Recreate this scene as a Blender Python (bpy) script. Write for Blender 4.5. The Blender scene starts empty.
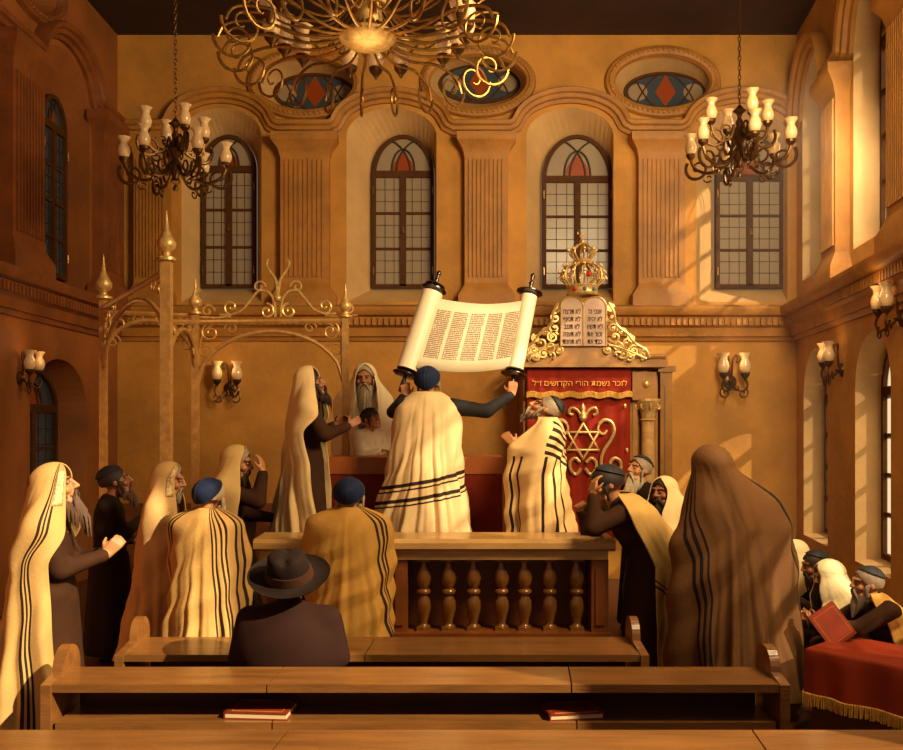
import bpy, bmesh, math, random
from mathutils import Vector, Matrix, noise
from mathutils.bvhtree import BVHTree
sc = bpy.context.scene
COL = sc.collection
PI = math.pi
# ------------------------------------------------------------ camera, world, sun, exposure
F, H, CX, HY = 900.0, 2.1, 452.0, 420.0
cam = bpy.data.objects.new('camera', bpy.data.cameras.new('camera')); COL.objects.link(cam)
cam.location = (0, 0, H); cam.rotation_euler = (PI/2, 0, 0)
cam.data.sensor_width = 36; cam.data.lens = 36*F/903
cam.data.shift_y = (HY-375)/903; cam.data.clip_start = .05
sc.camera = cam
w = bpy.data.worlds.new('world'); sc.world = w; w.use_nodes = True
w.node_tree.nodes['Background'].inputs[0].default_value = (1.0, .78, .55, 1)
w.node_tree.nodes['Background'].inputs[1].default_value = .2
def light(name, kind, loc, d, energy, color, **k):
    L = bpy.data.lights.new(name, kind); L.energy = energy; L.color = color
    for a, b in k.items(): setattr(L, a, b)
    o = bpy.data.objects.new(name, L); COL.objects.link(o); o.location = loc
    o.rotation_euler = Vector(d).to_track_quat('-Z', 'Y').to_euler(); return o
HAZE = .02
SUN = Vector((-1.7, 1.2, -1.5))
light('sun', 'SUN', (8, 4, 9), SUN, 8.0, (1, .82, .54), angle=math.radians(.9))
light('back_wall_fill', 'AREA', (3.3, 4.6, 5.4), (-2.9, 7.8, -2.0), 640, (1, .75, .42), size=2.2)  # area lamp added inside the right windows to brighten the back wall
light('back_corner_fill', 'AREA', (3.9, 9.6, 5.3), (-1.4, 3.4, -1.6), 60, (1, .84, .6), size=1.0)  # second added lamp, lifts the right end of the back wall
sc.view_settings.view_transform = 'Standard'; sc.view_settings.look = 'None'
sc.view_settings.gamma = 1; sc.view_settings.use_curve_mapping = False
sc.view_settings.exposure = 0.0

def P(px, py, D): return Vector(((px-CX)/F*D, D, H-(py-HY)/F*D))
def lerp(a, b, t): return a+(b-a)*t
# ------------------------------------------------------------ materials
def srgb(h):
    c = [int(h[i:i+2], 16)/255 for i in (0, 2, 4)]
    return tuple((x/12.92 if x <= .04045 else ((x+.055)/1.055)**2.4) for x in c)+(1,)
def mat(name, col, rough=.6, metal=0, var=.0, vscale=6, col2=None, bump=0, bscale=40, kind='noise', sheen=0, stretch=None, stripes=None, scol='2a1a10', coat=0, emit=0, band=None, spec=.5):
    m = bpy.data.materials.new(name); m.use_nodes = True; nt = m.node_tree; N = nt.nodes; L = nt.links
    b = N['Principled BSDF']; b.inputs['Roughness'].default_value = rough; b.inputs['Metallic'].default_value = metal
    b.inputs['Specular IOR Level'].default_value = spec
    if sheen: b.inputs['Sheen Weight'].default_value = sheen
    if coat: b.inputs['Coat Weight'].default_value = coat; b.inputs['Coat Roughness'].default_value = .15
    c1 = srgb(col); out = None
    tc = N.new('ShaderNodeTexCoord'); mp = N.new('ShaderNodeMapping'); L.new(tc.outputs['Object'], mp.inputs[0])
    if stretch: mp.inputs['Scale'].default_value = stretch
    if var or col2:
        c2 = srgb(col2) if col2 else tuple(x*(1-var) for x in c1[:3])+(1,)
        nz = N.new('ShaderNodeTexNoise'); nz.inputs['Scale'].default_value = vscale; nz.inputs['Detail'].default_value = 6; nz.inputs['Roughness'].default_value = .6
        L.new(mp.outputs[0], nz.inputs['Vector'])
        rp = N.new('ShaderNodeValToRGB'); rp.color_ramp.elements[0].position = .33; rp.color_ramp.elements[1].position = .68
        rp.color_ramp.elements[0].color = c2; rp.color_ramp.elements[1].color = c1
        L.new(nz.outputs[0], rp.inputs[0]); out = rp.outputs[0]
    if stripes or band:
        uv = N.new('ShaderNodeUVMap'); sx = N.new('ShaderNodeSeparateXYZ'); L.new(uv.outputs[0], sx.inputs[0])
        tot = None
        for (a, bb, pos, wd, *rg) in (stripes or []):
            m1 = N.new('ShaderNodeMath'); m1.operation = 'MULTIPLY'; m1.inputs[1].default_value = a; L.new(sx.outputs[0], m1.inputs[0])
            m2 = N.new('ShaderNodeMath'); m2.operation = 'MULTIPLY_ADD'; m2.inputs[1].default_value = bb; L.new(sx.outputs[1], m2.inputs[0]); L.new(m1.outputs[0], m2.inputs[2])
            m3 = N.new('ShaderNodeMath'); m3.operation = 'COMPARE'; m3.inputs[1].default_value = pos; m3.inputs[2].default_value = wd; L.new(m2.outputs[0], m3.inputs[0])
            if rg:
                for ax_i, (c_, h_) in zip((0, 1), (rg[:2], rg[2:])):
                    m5 = N.new('ShaderNodeMath'); m5.operation = 'COMPARE'; m5.inputs[1].default_value = c_; m5.inputs[2].default_value = h_; L.new(sx.outputs[ax_i], m5.inputs[0])
                    m6 = N.new('ShaderNodeMath'); m6.operation = 'MULTIPLY'; L.new(m3.outputs[0], m6.inputs[0]); L.new(m5.outputs[0], m6.inputs[1]); m3 = m6
            if tot is None: tot = m3.outputs[0]
            else:
                m4 = N.new('ShaderNodeMath'); m4.operation = 'MAXIMUM'; L.new(tot, m4.inputs[0]); L.new(m3.outputs[0], m4.inputs[1]); tot = m4.outputs[0]
        if tot is not None:
            mx = N.new('ShaderNodeMix'); mx.data_type = 'RGBA'; L.new(tot, mx.inputs[0])
            if out: L.new(out, mx.inputs[6])
            else: mx.inputs[6].default_value = c1
            mx.inputs[7].default_value = srgb(scol); out = mx.outputs[2]
    if out: L.new(out, b.inputs['Base Color'])
    else: b.inputs['Base Color'].default_value = c1
    if emit:
        b.inputs['Emission Color'].default_value = c1; b.inputs['Emission Strength'].default_value = emit
    if bump:
        t = N.new('ShaderNodeTexNoise'); t.inputs['Scale'].default_value = bscale; t.inputs['Detail'].default_value = 4
        L.new(mp.outputs[0], t.inputs['Vector'])
        bp = N.new('ShaderNodeBump'); bp.inputs['Strength'].default_value = bump; bp.inputs['Distance'].default_value = .02
        L.new(t.outputs[0], bp.inputs['Height']); L.new(bp.outputs[0], b.inputs['Normal'])
    return m
def glassy(name, col, t=.5, rough=.25, emit=0):
    m = bpy.data.materials.new(name); m.use_nodes = True; nt = m.node_tree; N = nt.nodes; L = nt.links
    b = N['Principled BSDF']; b.inputs['Base Color'].default_value = srgb(col); b.inputs['Roughness'].default_value = rough
    if emit: b.inputs['Emission Color'].default_value = srgb(col); b.inputs['Emission Strength'].default_value = emit
    tr = N.new('ShaderNodeBsdfTransparent'); tr.inputs[0].default_value = (1, 1, 1, 1)
    mx = N.new('ShaderNodeMixShader'); mx.inputs[0].default_value = t
    L.new(b.outputs[0], mx.inputs[1]); L.new(tr.outputs[0], mx.inputs[2]); L.new(mx.outputs[0], N['Material Output'].inputs[0]); return m
M = {}
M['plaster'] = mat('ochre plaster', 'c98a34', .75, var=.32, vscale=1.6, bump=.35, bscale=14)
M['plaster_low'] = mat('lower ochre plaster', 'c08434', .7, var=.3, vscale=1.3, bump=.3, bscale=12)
M['plaster_left'] = mat('shaded left plaster', '9a571c', .75, var=.35, vscale=1.4, bump=.35, bscale=14)  # darker copy of the ochre plaster, left wall's shade put into the colour
M['reveal'] = mat('pale plaster reveal', 'd0a468', .7, var=.2, vscale=2, bump=.2, bscale=15)
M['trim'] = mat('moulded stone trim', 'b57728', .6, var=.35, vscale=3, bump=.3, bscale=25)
M['trim_shaded'] = mat('shaded moulding', '8a4a18', .6, var=.4, vscale=3, bump=.3, bscale=25)  # darker copy of the trim with the left side's shade painted in
M['ceiling'] = mat('dark brown ceiling', '3a1e0c', .8, var=.4, vscale=2)
M['floor'] = mat('floor boards', '6b3c17', .45, var=.4, vscale=3, stretch=(1, 8, 1))
M['frame'] = mat('dark window wood', '54300f', .7, spec=.2, var=.3, vscale=9)
M['pane'] = glassy('pale leaded glass', 'a8906e', .3, .25)
M['pane_clear'] = glassy('sunlit hazy glass', 'e8dcc8', .72, .3)
nt_ = M['pane_clear'].node_tree; tl_ = nt_.nodes.new('ShaderNodeBsdfTranslucent'); tl_.inputs[0].default_value = (1, .93, .8, 1)
mx_ = [n for n in nt_.nodes if n.type == 'MIX_SHADER'][0]; nt_.links.new(tl_.outputs[0], mx_.inputs[1])
M['pane_blue'] = glassy('slate blue glass', '3c4650', .12, .25)
M['pane_dim'] = glassy('dim blue grey glass', '3d4650', .15, .25)
M['pane_red'] = glassy('amber red glass', '9c4418', .15, .25)
M['lead'] = mat('lead came', '5a4a3c', .5, .4)
M['wood'] = mat('oiled bench wood', '8c5a2a', .34, var=.45, vscale=2.2, stretch=(.7, 5, 5), bump=.15, bscale=20, coat=.35)
M['wood_dark'] = mat('dark bench wood', '5c2a12', .45, var=.45, vscale=3, stretch=(.7, 4, 4))
M['rail'] = mat('honey rail wood', 'd2a05c', .34, var=.35, vscale=3, stretch=(.7, 4, 4), coat=.3)
M['baluster'] = mat('turned brown baluster', '8e5a24', .2, .25, var=.3, vscale=6, coat=.5)
M['panel'] = mat('red brown panel', '8a4a1a', .4, var=.4, vscale=3)
M['brass'] = mat('aged brass', 'b98a44', .32, .85, var=.5, vscale=18)
M['gilt'] = mat('worn gilt iron', 'd8a45c', .36, .35, var=.35, vscale=16)
M['iron'] = mat('dark bronze iron', '6b4a26', .35, .8, var=.5, vscale=20)
M['gold'] = mat('carved gilding', 'eec478', .38, .5, var=.45, vscale=25)
M['tulip'] = mat('frosted lamp glass', 'dcb47c', .22, emit=.05, coat=.6)
M['bulb'] = mat('lit bulb', 'ffd890', .4, emit=4)
M['red'] = mat('red velvet', '94240a', .75, var=.35, vscale=4, spec=.2)
M['redtable'] = mat('red table cloth', '8c2c0a', .7, var=.35, vscale=3, spec=.2)
M['tableband'] = mat('orange table top cloth', 'b8601e', .5, var=.3, vscale=3)
M['fringe'] = mat('gold fringe', 'd8a040', .6, .2, var=.4, vscale=40)
M['parch'] = mat('cream parchment', 'f6e4c0', .45, var=.12, vscale=3)
M['scrollink'] = mat('faded brown ink', '7a5430', .7)
M['ink'] = mat('brown ink', '4a2c16', .7)
M['ebony'] = mat('dark turned wood', '2c150c', .25, var=.3, coat=.6)
M['stone'] = mat('pinkish stone tablet', 'b8957a', .6, var=.15, vscale=5)
M['goldtext'] = mat('gold thread', 'd8943c', .5, .3)
M['arkwood'] = mat('carved ark wood', 'a8701e', .45, var=.4, vscale=4)
M['skin'] = mat('warm skin', 'c08050', .55, var=.22, vscale=14)
M['skin_dk'] = mat('dark olive skin', '9a5e38', .55, var=.25, vscale=14)  # darker complexion for some of the dark bearded men
M['coat'] = mat('dark brown coat', '24150a', .85, var=.35, vscale=5, spec=.2)
M['coat_br'] = mat('brown coat', '3e220c', .85, var=.35, vscale=5, spec=.2)
M['coat_hat'] = mat('reddish brown coat', '2c1207', .85, var=.3, vscale=5, spec=.2)
M['coat_bk'] = mat('black coat', '160e08', .85, var=.3, vscale=5)
M['coat_wh'] = mat('white shirt cloth', 'd8c098', .8, var=.15, vscale=5)
M['blue'] = mat('blue kippah cloth', '1c2848', .8, var=.4, vscale=20, spec=.2)
M['blackcap'] = mat('dark kippah cloth', '1e1a1c', .7, var=.3, vscale=20)
M['lead2'] = mat('dark lead', '3a2c20', .6, .3)
M['felt'] = mat('brown felt hat', '1e0e05', .85, var=.3, vscale=8, spec=.2)
M['felt_band'] = mat('hat band', '3c200c', .5)
M['hair_dk'] = mat('dark brown hair', '2a160c', .7, var=.4, vscale=30)
M['hair_gr'] = mat('grey hair', '9a8468', .7, var=.4, vscale=30)
M['hair_wh'] = mat('pale grey hair', 'bba888', .7, var=.3, vscale=30)
M['hair_br'] = mat('brown grey hair', '5a3a20', .7, var=.4, vscale=30)
M['eye'] = mat('eye white', '94705a', .5); M['pupil'] = mat('dark pupil', '1a0e08', .2)
M['bookred'] = mat('red brown book cover', '8e3414', .45, var=.3, vscale=8)
M['paper'] = mat('book pages', 'd8c090', .7)
M['shoe'] = mat('black shoe', '14100c', .3)
M['silver'] = mat('brocade neckband', 'd8b878', .5, .2, col2='8a6434', vscale=60)
M['gemblue'] = mat('grey blue gem', '5a6a70', .1); M['gemred'] = mat('red gem', 'b02c10', .1)
def shawl_mat(name, col, stripes, scol='2a180c', var=.16):
    return mat(name, col, .72, var=var, vscale=3.5, bump=.12, bscale=60, spec=.25, stripes=stripes, scol=scol)

# ------------------------------------------------------------ mesh helpers
class MB:
    def __init__(s): s.v = []; s.f = []; s.mi = []; s.m = 0
    def add(s, vs, fs):
        o = len(s.v); s.v += [tuple(v) for v in vs]; s.f += [tuple(i+o for i in f) for f in fs]; s.mi += [s.m]*len(fs)
    def box(s, a, b, mtx=None):
        x0, y0, z0 = a; x1, y1, z1 = b
        vs = [Vector(q) for q in ((x0,y0,z0),(x1,y0,z0),(x1,y1,z0),(x0,y1,z0),(x0,y0,z1),(x1,y0,z1),(x1,y1,z1),(x0,y1,z1))]
        if mtx: vs = [mtx@v for v in vs]
        s.add(vs, [(0,3,2,1),(4,5,6,7),(0,1,5,4),(1,2,6,5),(2,3,7,6),(3,0,4,7)])
    def rings(s, R, cap=True, close=True):
        n = len(R[0]); vs = [v for r in R for v in r]; fs = []
        for i in range(len(R)-1):
            for j in range(n if close else n-1):
                k = (j+1) % n; fs.append((i*n+j, i*n+k, (i+1)*n+k, (i+1)*n+j))
        if cap: fs += [tuple(range(n-1, -1, -1)), tuple((len(R)-1)*n+j for j in range(n))]
        s.add(vs, fs)
    def tube(s, pts, r, n=7, cap=True, closed=False, flat=1):
        pts = [Vector(p) for p in pts]; m = len(pts); R = []; up = None
        for i, p in enumerate(pts):
            a = pts[i-1] if (i > 0 or closed) else p; b = pts[(i+1) % m] if (i < m-1 or closed) else p
            t = (b-a); t = t.normalized() if t.length > 1e-9 else Vector((0,0,1))
            if up is None:
                up = Vector((0,0,1)) if abs(t.z) < .9 else Vector((0,1,0))
            sd = t.cross(up); sd = sd.normalized() if sd.length > 1e-6 else t.orthogonal().normalized()
            up = sd.cross(t).normalized()
            rr = r[i] if isinstance(r, (list, tuple)) else r
            R.append([p+sd*(rr*math.cos(2*PI*k/n))+up*(rr*flat*math.sin(2*PI*k/n)) for k in range(n)])
        if closed: R.append(R[0]); s.rings(R, False)
        else: s.rings(R, cap)
    def lathe(s, prof, c=(0,0,0), ax=(0,0,1), n=16, cap=True, wave=None):
        ax = Vector(ax).normalized(); q = ax.to_track_quat('Z', 'Y'); c = Vector(c); R = []
        for i, (r, z) in enumerate(prof):
            R.append([c+q@Vector((r*(1+(wave(i, 2*PI*k/n) if wave else 0))*math.cos(2*PI*k/n), r*(1+(wave(i, 2*PI*k/n) if wave else 0))*math.sin(2*PI*k/n), z)) for k in range(n)])
        s.rings(R, cap)
    def ball(s, c, r, n=10, m=7, q=None):
        if not isinstance(r, (tuple, list, Vector)): r = (r, r, r)
        c = Vector(c); R = []
        for i in range(m+1):
            th = PI*(i/m)*.98+.01*PI
            ring = []
            for k in range(n):
                v = Vector((r[0]*math.sin(th)*math.cos(2*PI*k/n), r[1]*math.sin(th)*math.sin(2*PI*k/n), -r[2]*math.cos(th)))
                ring.append(c+(q@v if q else v))
            R.append(ring)
        s.rings(R)
    def cap(s, p0, r0, p1, r1, n=12):
        p0 = Vector(p0); p1 = Vector(p1); d = p1-p0; L = max(d.length, 1e-5); q = d.to_track_quat('Z', 'Y'); prof = []
        for i in range(4): a = -PI/2+(i+.15)/4*PI/2; prof.append((r0*math.cos(a), r0*math.sin(a)))
        for i in range(1, 5): a = (i-.15)/4*PI/2; prof.append((r1*math.cos(a), L+r1*math.sin(a)))
        s.rings([[p0+q@Vector((r*math.cos(2*PI*k/n), r*math.sin(2*PI*k/n), z)) for k in range(n)] for r, z in prof])
    def prism(s, pts, y0, y1):
        n = len(pts); s.rings([[Vector((x, y0, z)) for x, z in pts], [Vector((x, y1, z)) for x, z in pts]])
    def build(s, name, m, parent=None, loc=None, smooth=False, **kw):
        me = bpy.data.meshes.new(name); me.from_pydata(s.v, [], s.f)
        ms = m if isinstance(m, (list, tuple)) else [m]
        for q in ms: me.materials.append(q)
        if any(s.mi): me.polygons.foreach_set('material_index', s.mi)
        bm = bmesh.new(); bm.from_mesh(me); bmesh.ops.recalc_face_normals(bm, faces=bm.faces); bm.to_mesh(me); bm.free()
        if smooth:
            me.polygons.foreach_set('use_smooth', [True]*len(me.polygons))
            try: me.set_sharp_from_angle(angle=math.radians(smooth if smooth is not True else 45))
            except Exception: pass
        o = bpy.data.objects.new(name, me); COL.objects.link(o)
        if parent: o.parent = parent
        if loc is not None: o.location = loc
        tag(o, **kw); return o
def tag(o, label=None, cat=None, group=None, kind=None):
    if label: o['label'] = label
    if cat: o['category'] = cat
    if group: o['group'] = group
    if kind: o['kind'] = kind
    return o
def empty(name, loc=(0,0,0), rz=0, s=1, **kw):
    o = bpy.data.objects.new(name, None); COL.objects.link(o); o.location = loc; o.rotation_euler = (0,0,rz); o.scale = (s,)*3 if not isinstance(s, tuple) else s
    o.empty_display_size = .1
    return tag(o, **kw)
def copy_tree(o, parent=None):
    c = o.copy(); COL.objects.link(c); c.parent = parent
    for ch in [x for x in bpy.data.objects if x.parent == o]: copy_tree(ch, c)
    return c
def rel(o, org):
    o.data.transform(Matrix.Translation(-Vector(org)))
def spiral(c, r0, r1, a0, a1, ex, ez, n=22):
    c = Vector(c); ex = Vector(ex); ez = Vector(ez)
    return [c+ex*(lerp(r0, r1, i/n)*math.cos(lerp(a0, a1, i/n)))+ez*(lerp(r0, r1, i/n)*math.sin(lerp(a0, a1, i/n))) for i in range(n+1)]
def catmull(pts, n=6):
    pts = [Vector(p) for p in pts]; o = []
    for i in range(len(pts)-1):
        p0 = pts[max(i-1, 0)]; p1 = pts[i]; p2 = pts[i+1]; p3 = pts[min(i+2, len(pts)-1)]
        for k in range(n):
            t = k/n; o.append(.5*((2*p1)+(p2-p0)*t+(2*p0-5*p1+4*p2-p3)*t*t+(3*p1-p0-3*p2+p3)*t**3))
    return o+[pts[-1]]
X3 = Vector((1,0,0)); Y3 = Vector((0,1,0)); Z3 = Vector((0,0,1))
def text(body, size, m, parent, loc, rot, name='lettering', depth=.003, align='CENTER'):
    c = bpy.data.curves.new('t', 'FONT'); c.body = body; c.size = size; c.extrude = depth; c.align_x = align; c.resolution_u = 2; c.space_line = 1.0
    t = bpy.data.objects.new('t', c); COL.objects.link(t)
    me = bpy.data.meshes.new_from_object(t.evaluated_get(bpy.context.evaluated_depsgraph_get()))
    bpy.data.objects.remove(t); me.materials.clear(); me.materials.append(m)
    o = bpy.data.objects.new(name, me); COL.objects.link(o); o.parent = parent; o.location = loc; o.rotation_euler = rot; return o

# ------------------------------------------------------------ room shell
NA = 20
def arch_out(cx, wd, z0, ztop, ah):        # outline in wall coords (s, z)
    zs = ztop-ah; o = []
    for i in range(6): o.append((lerp(cx-wd/2, cx+wd/2, i/6), z0))
    for i in range(6): o.append((cx+wd/2, lerp(z0, zs, i/6)))
    for i in range(NA): a = PI*i/NA; o.append((cx+wd/2*math.cos(a), zs+ah*math.sin(a)))
    for i in range(6): o.append((cx-wd/2, lerp(zs, z0, i/6)))
    return o
def oval_out(cx, cz, rx, rz, n=38):
    return [(cx+rx*math.cos(2*PI*i/n), cz+rz*math.sin(2*PI*i/n)) for i in range(n)]
def wall(name, org, dr, out, s0, s1, z0, z1, holes, th, m, mrev):
    """org: point at s=0; dr: unit direction of s; out: unit vector out of the room; holes: (front, back) outlines"""
    org = Vector(org); dr = Vector(dr); out = Vector(out)
    W = lambda s, z, d: org+dr*s+Z3*z+out*d
    me = bpy.data.meshes.new(name); bm = bmesh.new()
    for d, idx in ((0, 0), (th, 1)):
        loops = [[(s0,z0),(s1,z0),(s1,z1),(s0,z1)]]+[h[idx] for h in holes]; es = []
        for lp in loops:
            vs = [bm.verts.new(W(s, z, d)) for s, z in lp]
            es += [bm.edges.new((vs[i], vs[(i+1) % len(vs)])) for i in range(len(vs))]
        bmesh.ops.triangle_fill(bm, use_beauty=True, use_dissolve=False, edges=es, normal=out)
    for h in holes+[([(s0,z0),(s1,z0),(s1,z1),(s0,z1)],)*2]:
        a = [bm.verts.new(W(s, z, 0)) for s, z in h[0]]; b = [bm.verts.new(W(s, z, th)) for s, z in h[1]]; n = len(a)
        for i in range(n):
            f = bm.faces.new((a[i], a[(i+1) % n], b[(i+1) % n], b[i])); f.material_index = 1 if n > 4 else 0
    bmesh.ops.remove_doubles(bm, verts=bm.verts, dist=1e-5); bmesh.ops.recalc_face_normals(bm, faces=bm.faces)
    bm.to_mesh(me); bm.free(); me.materials.append(m); me.materials.append(mrev)
    o = bpy.data.objects.new(name, me); COL.objects.link(o); return tag(o, kind='structure')
BD = 13.0
def bx(px, D=BD): return (px-CX)/F*D
def bz(py, D=BD): return H-(py-HY)/F*D
ZC = bz(35)
XL, XR = bx(118), bx(797)
WT = .45
wins = [(231, 54), (404, 62), (577, 70), (748, 68)]
niches = [(182, 262), (347, 437), (527, 614), (697, 788)]
holes_b = []; back_w = []
for (c, wd), (n0, n1) in zip(wins, niches):
    D2 = BD+WT
    wc, ww = bx(c, D2), wd/F*D2; zt, zb = bz(137, D2), bz(289, D2)
    front = arch_out((bx(n0)+bx(n1))/2, bx(n1)-bx(n0), bz(302), bz(108), bz(108)-bz(136))
    backo = arch_out(wc, ww, zb, zt, ww*.62)
    holes_b.append((front, backo)); back_w.append((wc, ww, zb, zt))
ovals = [(306, 316, 84, 96), (478, 480, 82, 86), (663, 665, 82, 95)]
for cf, cb, yf, yb in ovals:
    holes_b.append((oval_out(bx(cf), bz(yf), 50/F*BD, 28/F*BD), oval_out(bx(cb, BD+WT), bz(yb, BD+WT)+.02, 41/F*BD, 19/F*BD)))
wall('wall_back', (0, BD, 0), X3, Y3, XL, XR, 0, ZC, holes_b, WT, M['plaster'], M['reveal'])
# side walls: s runs towards the camera from the corner
KR = .142; nr = math.hypot(1, KR)
DR = Vector((-KR, -1, 0))/nr; OR = Vector((1, -KR, 0))/nr          # right wall leans inwards
DL = Vector((0, -1, 0)); OL = Vector((-1, 0, 0))
def sr(D): return (BD-D)*nr
def sl(D): return BD-D
hr = []; right_w = []; HU = []
for far, near in ((12.65, 11.3), (10.3, 9.0), (7.9, 6.7), (6.1, 4.7)):  # two nearest bays are out of view, placed to let sun onto the figures
    c = (sr(far)+sr(near))/2; wd = sr(near)-sr(far)
    f = arch_out(c, wd, 4.05, 7.05, wd*.5); b = arch_out(c, wd*.94, 4.25, 7.0, wd*.47)
    hr.append((f, b)); right_w.append((c, wd*.94, 4.25, 7.0, 'clear'))
    f = arch_out(c, wd*.9, .5, 3.05, wd*.45); b = arch_out(c, wd*.86, .55, 3.0, wd*.43)
    hr.append((f, b)); right_w.append((c, wd*.86, .55, 3.0, 'clear'))
wall('wall_right', (XR, BD, 0), DR, OR, 0, sr(3.0), 0, ZC, hr, .38, M['plaster'], M['reveal'])
hl = []; left_w = []
for far, near in ((12.0, 10.5), (9.0, 7.5)):
    c = (sl(far)+sl(near))/2; wd = near and sl(near)-sl(far)
    hl.append((arch_out(c, wd, 3.75, 6.72, wd*.42), arch_out(c-.4, .74, 3.95, 6.3, .4))); left_w.append((c-.4, .74, 3.95, 6.3, 'dim'))
c = (sl(11.9)+sl(10.3))/2
hl.append((arch_out(c, 1.6, .3, 2.85, .6), arch_out(c+.05, 1.35, .35, 2.75, .5))); left_w.append((c+.05, 1.35, .35, 2.75, 'dim'))
hl.append((oval_out(sl(10.3), 7.2, .72, .34), oval_out(sl(10.3), 7.2, .62, .28)))
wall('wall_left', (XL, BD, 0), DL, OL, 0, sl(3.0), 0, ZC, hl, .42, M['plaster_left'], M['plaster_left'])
mb = MB(); mb.box((-6.2, 2.0, -.1), (6.2, 13.6, 0)); mb.build('floor', M['floor'], kind='structure')
mb = MB(); mb.box((-6.2, 3.0, ZC), (6.2, 13.6, ZC+.15)); mb.build('ceiling', M['ceiling'], kind='structure')

# windows
wn = [0]
def window(wd, ht, ah, mtx, style):
    """local: x across, y depth (out), z up; bottom centre origin"""
    wn[0] += 1; e = empty('window_%d' % wn[0], kind='structure'); e.matrix_world = mtx
    o = [(x, z) for x, z in arch_out(0, wd, 0, ht, ah)]; fw = .055
    oi = arch_out(0, wd-2*fw, fw, ht-fw, ah-fw*.5)
    mb = MB(); n = len(o)
    mb.rings([[Vector((x, -.05, z)) for x, z in o], [Vector((x, -.05, z)) for x, z in oi], [Vector((x, .05, z)) for x, z in oi], [Vector((x, .05, z)) for x, z in o], [Vector((x, -.05, z)) for x, z in o]], cap=False)
    zs = ht-ah
    mb.box((-wd/2+fw*.5, -.045, zs-.06), (wd/2-fw*.5, .045, zs+.04)); mb.box((-.045, -.05, fw*.5), (.045, .04, zs-.05))
    nrow = 3 if style == 'leaded' else 4
    for i in range(1, nrow+(0 if style == 'leaded' else 0)):
        z = lerp(fw, zs-.06, i/nrow); mb.box((-wd/2+fw*.5, -.03, z-.018), (wd/2-fw*.5, .03, z+.018))
    mb.build('window_frame', M['frame'], e)
    pm = {'leaded': M['pane'], 'clear': M['pane_clear'], 'dim': M['pane_dim']}[style]
    mb = MB(); mb.prism(oi, -.004, .004); mb.build('pane', pm, e)
    mb = MB()
    if style != 'clear':
        for i in range(1, 12):
            x = -wd/2+fw+(wd-2*fw)*i/12
            if i % 2 or True:
                if i in (2, 4, 8, 10): mb.box((x-.004, -.012, fw), (x+.004, -.004, zs-.05))
        k = 9
        for i in range(1, k):
            z = lerp(fw, zs-.06, i/k); mb.box((-wd/2+fw, -.012, z-.004), (wd/2-fw, -.004, z+.004))
    hw = wd/2-fw; ahh = ah-fw
    for sg in (-1, 1):   # intersecting tracery arcs, kept inside the arch
        for (r_, c_) in ((1.25, 1.0), (.62, .0)):
            pts = []
            for i in range(15):
                t = PI/2*i/14; x = sg*(hw*c_-hw*r_*math.cos(t)) if c_ else sg*hw*.42*math.cos(t); z = ahh*(.98 if c_ else .62)*math.sin(t)
                if (x/hw)**2+(z/ahh)**2 <= 1.02 and abs(x) <= hw: pts.append(Vector((x, -.02, zs+.04+z)))
            if len(pts) > 2: mb.tube(pts, .014, 6)
    if style == 'clear': pass
    mb.build('tracery', M['lead2'] if style != 'clear' else M['frame'], e)
    if style != 'clear':
        mb = MB(); q = [((wd/2-fw)*.4*math.cos(PI*i/12)*(1-.5*math.sin(PI*i/12)**2), zs+.045+(ah-fw)*.5*math.sin(PI*i/12)) for i in range(13)]; mb.prism(q, -.018, -.006)
        mb.build('coloured_pane', M['pane_red'], e)
        mb = MB(); mb.tube([(0.0, -.07, zs*.5+.05), (.03, -.09, zs*.5-.05)], .012); mb.ball((0, -.065, zs*.5), (.02, .02, .05)); mb.build('latch', M['brass'], e)
        mb = MB()
        for sg in (-1, 1):
            for zz in (.15*zs, .85*zs): mb.cap((sg*(wd/2-.02), -.065, zz-.05), .012, (sg*(wd/2-.02), -.065, zz+.05), .012, 6)
        mb.build('hinge', M['brass'], e)
    return e
def wm(org, dr, out, s, z, d):
    p = Vector(org)+Vector(dr)*s+Z3*z+Vector(out)*d
    return Matrix(((dr[0], out[0], 0, p.x), (dr[1], out[1], 0, p.y), (0, 0, 1, p.z), (0, 0, 0, 1)))
for wc, ww, zb, zt in back_w:
    window(ww-.01, zt-zb, ww*.62, wm((0, BD, 0), X3, Y3, wc, zb, WT-.07), 'leaded')
for c, wd, z0, z1, st in right_w:
    window(wd-.01, z1-z0, wd*.5, wm((XR, BD, 0), DR, OR, c, z0, .38-.06), st)
for c, wd, z0, z1, st in left_w:
    window(wd-.01, z1-z0, wd*.54 if z0 > 3 else .5, wm((XL, BD, 0), DL, OL, c, z0, .42-.07), st)
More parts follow.
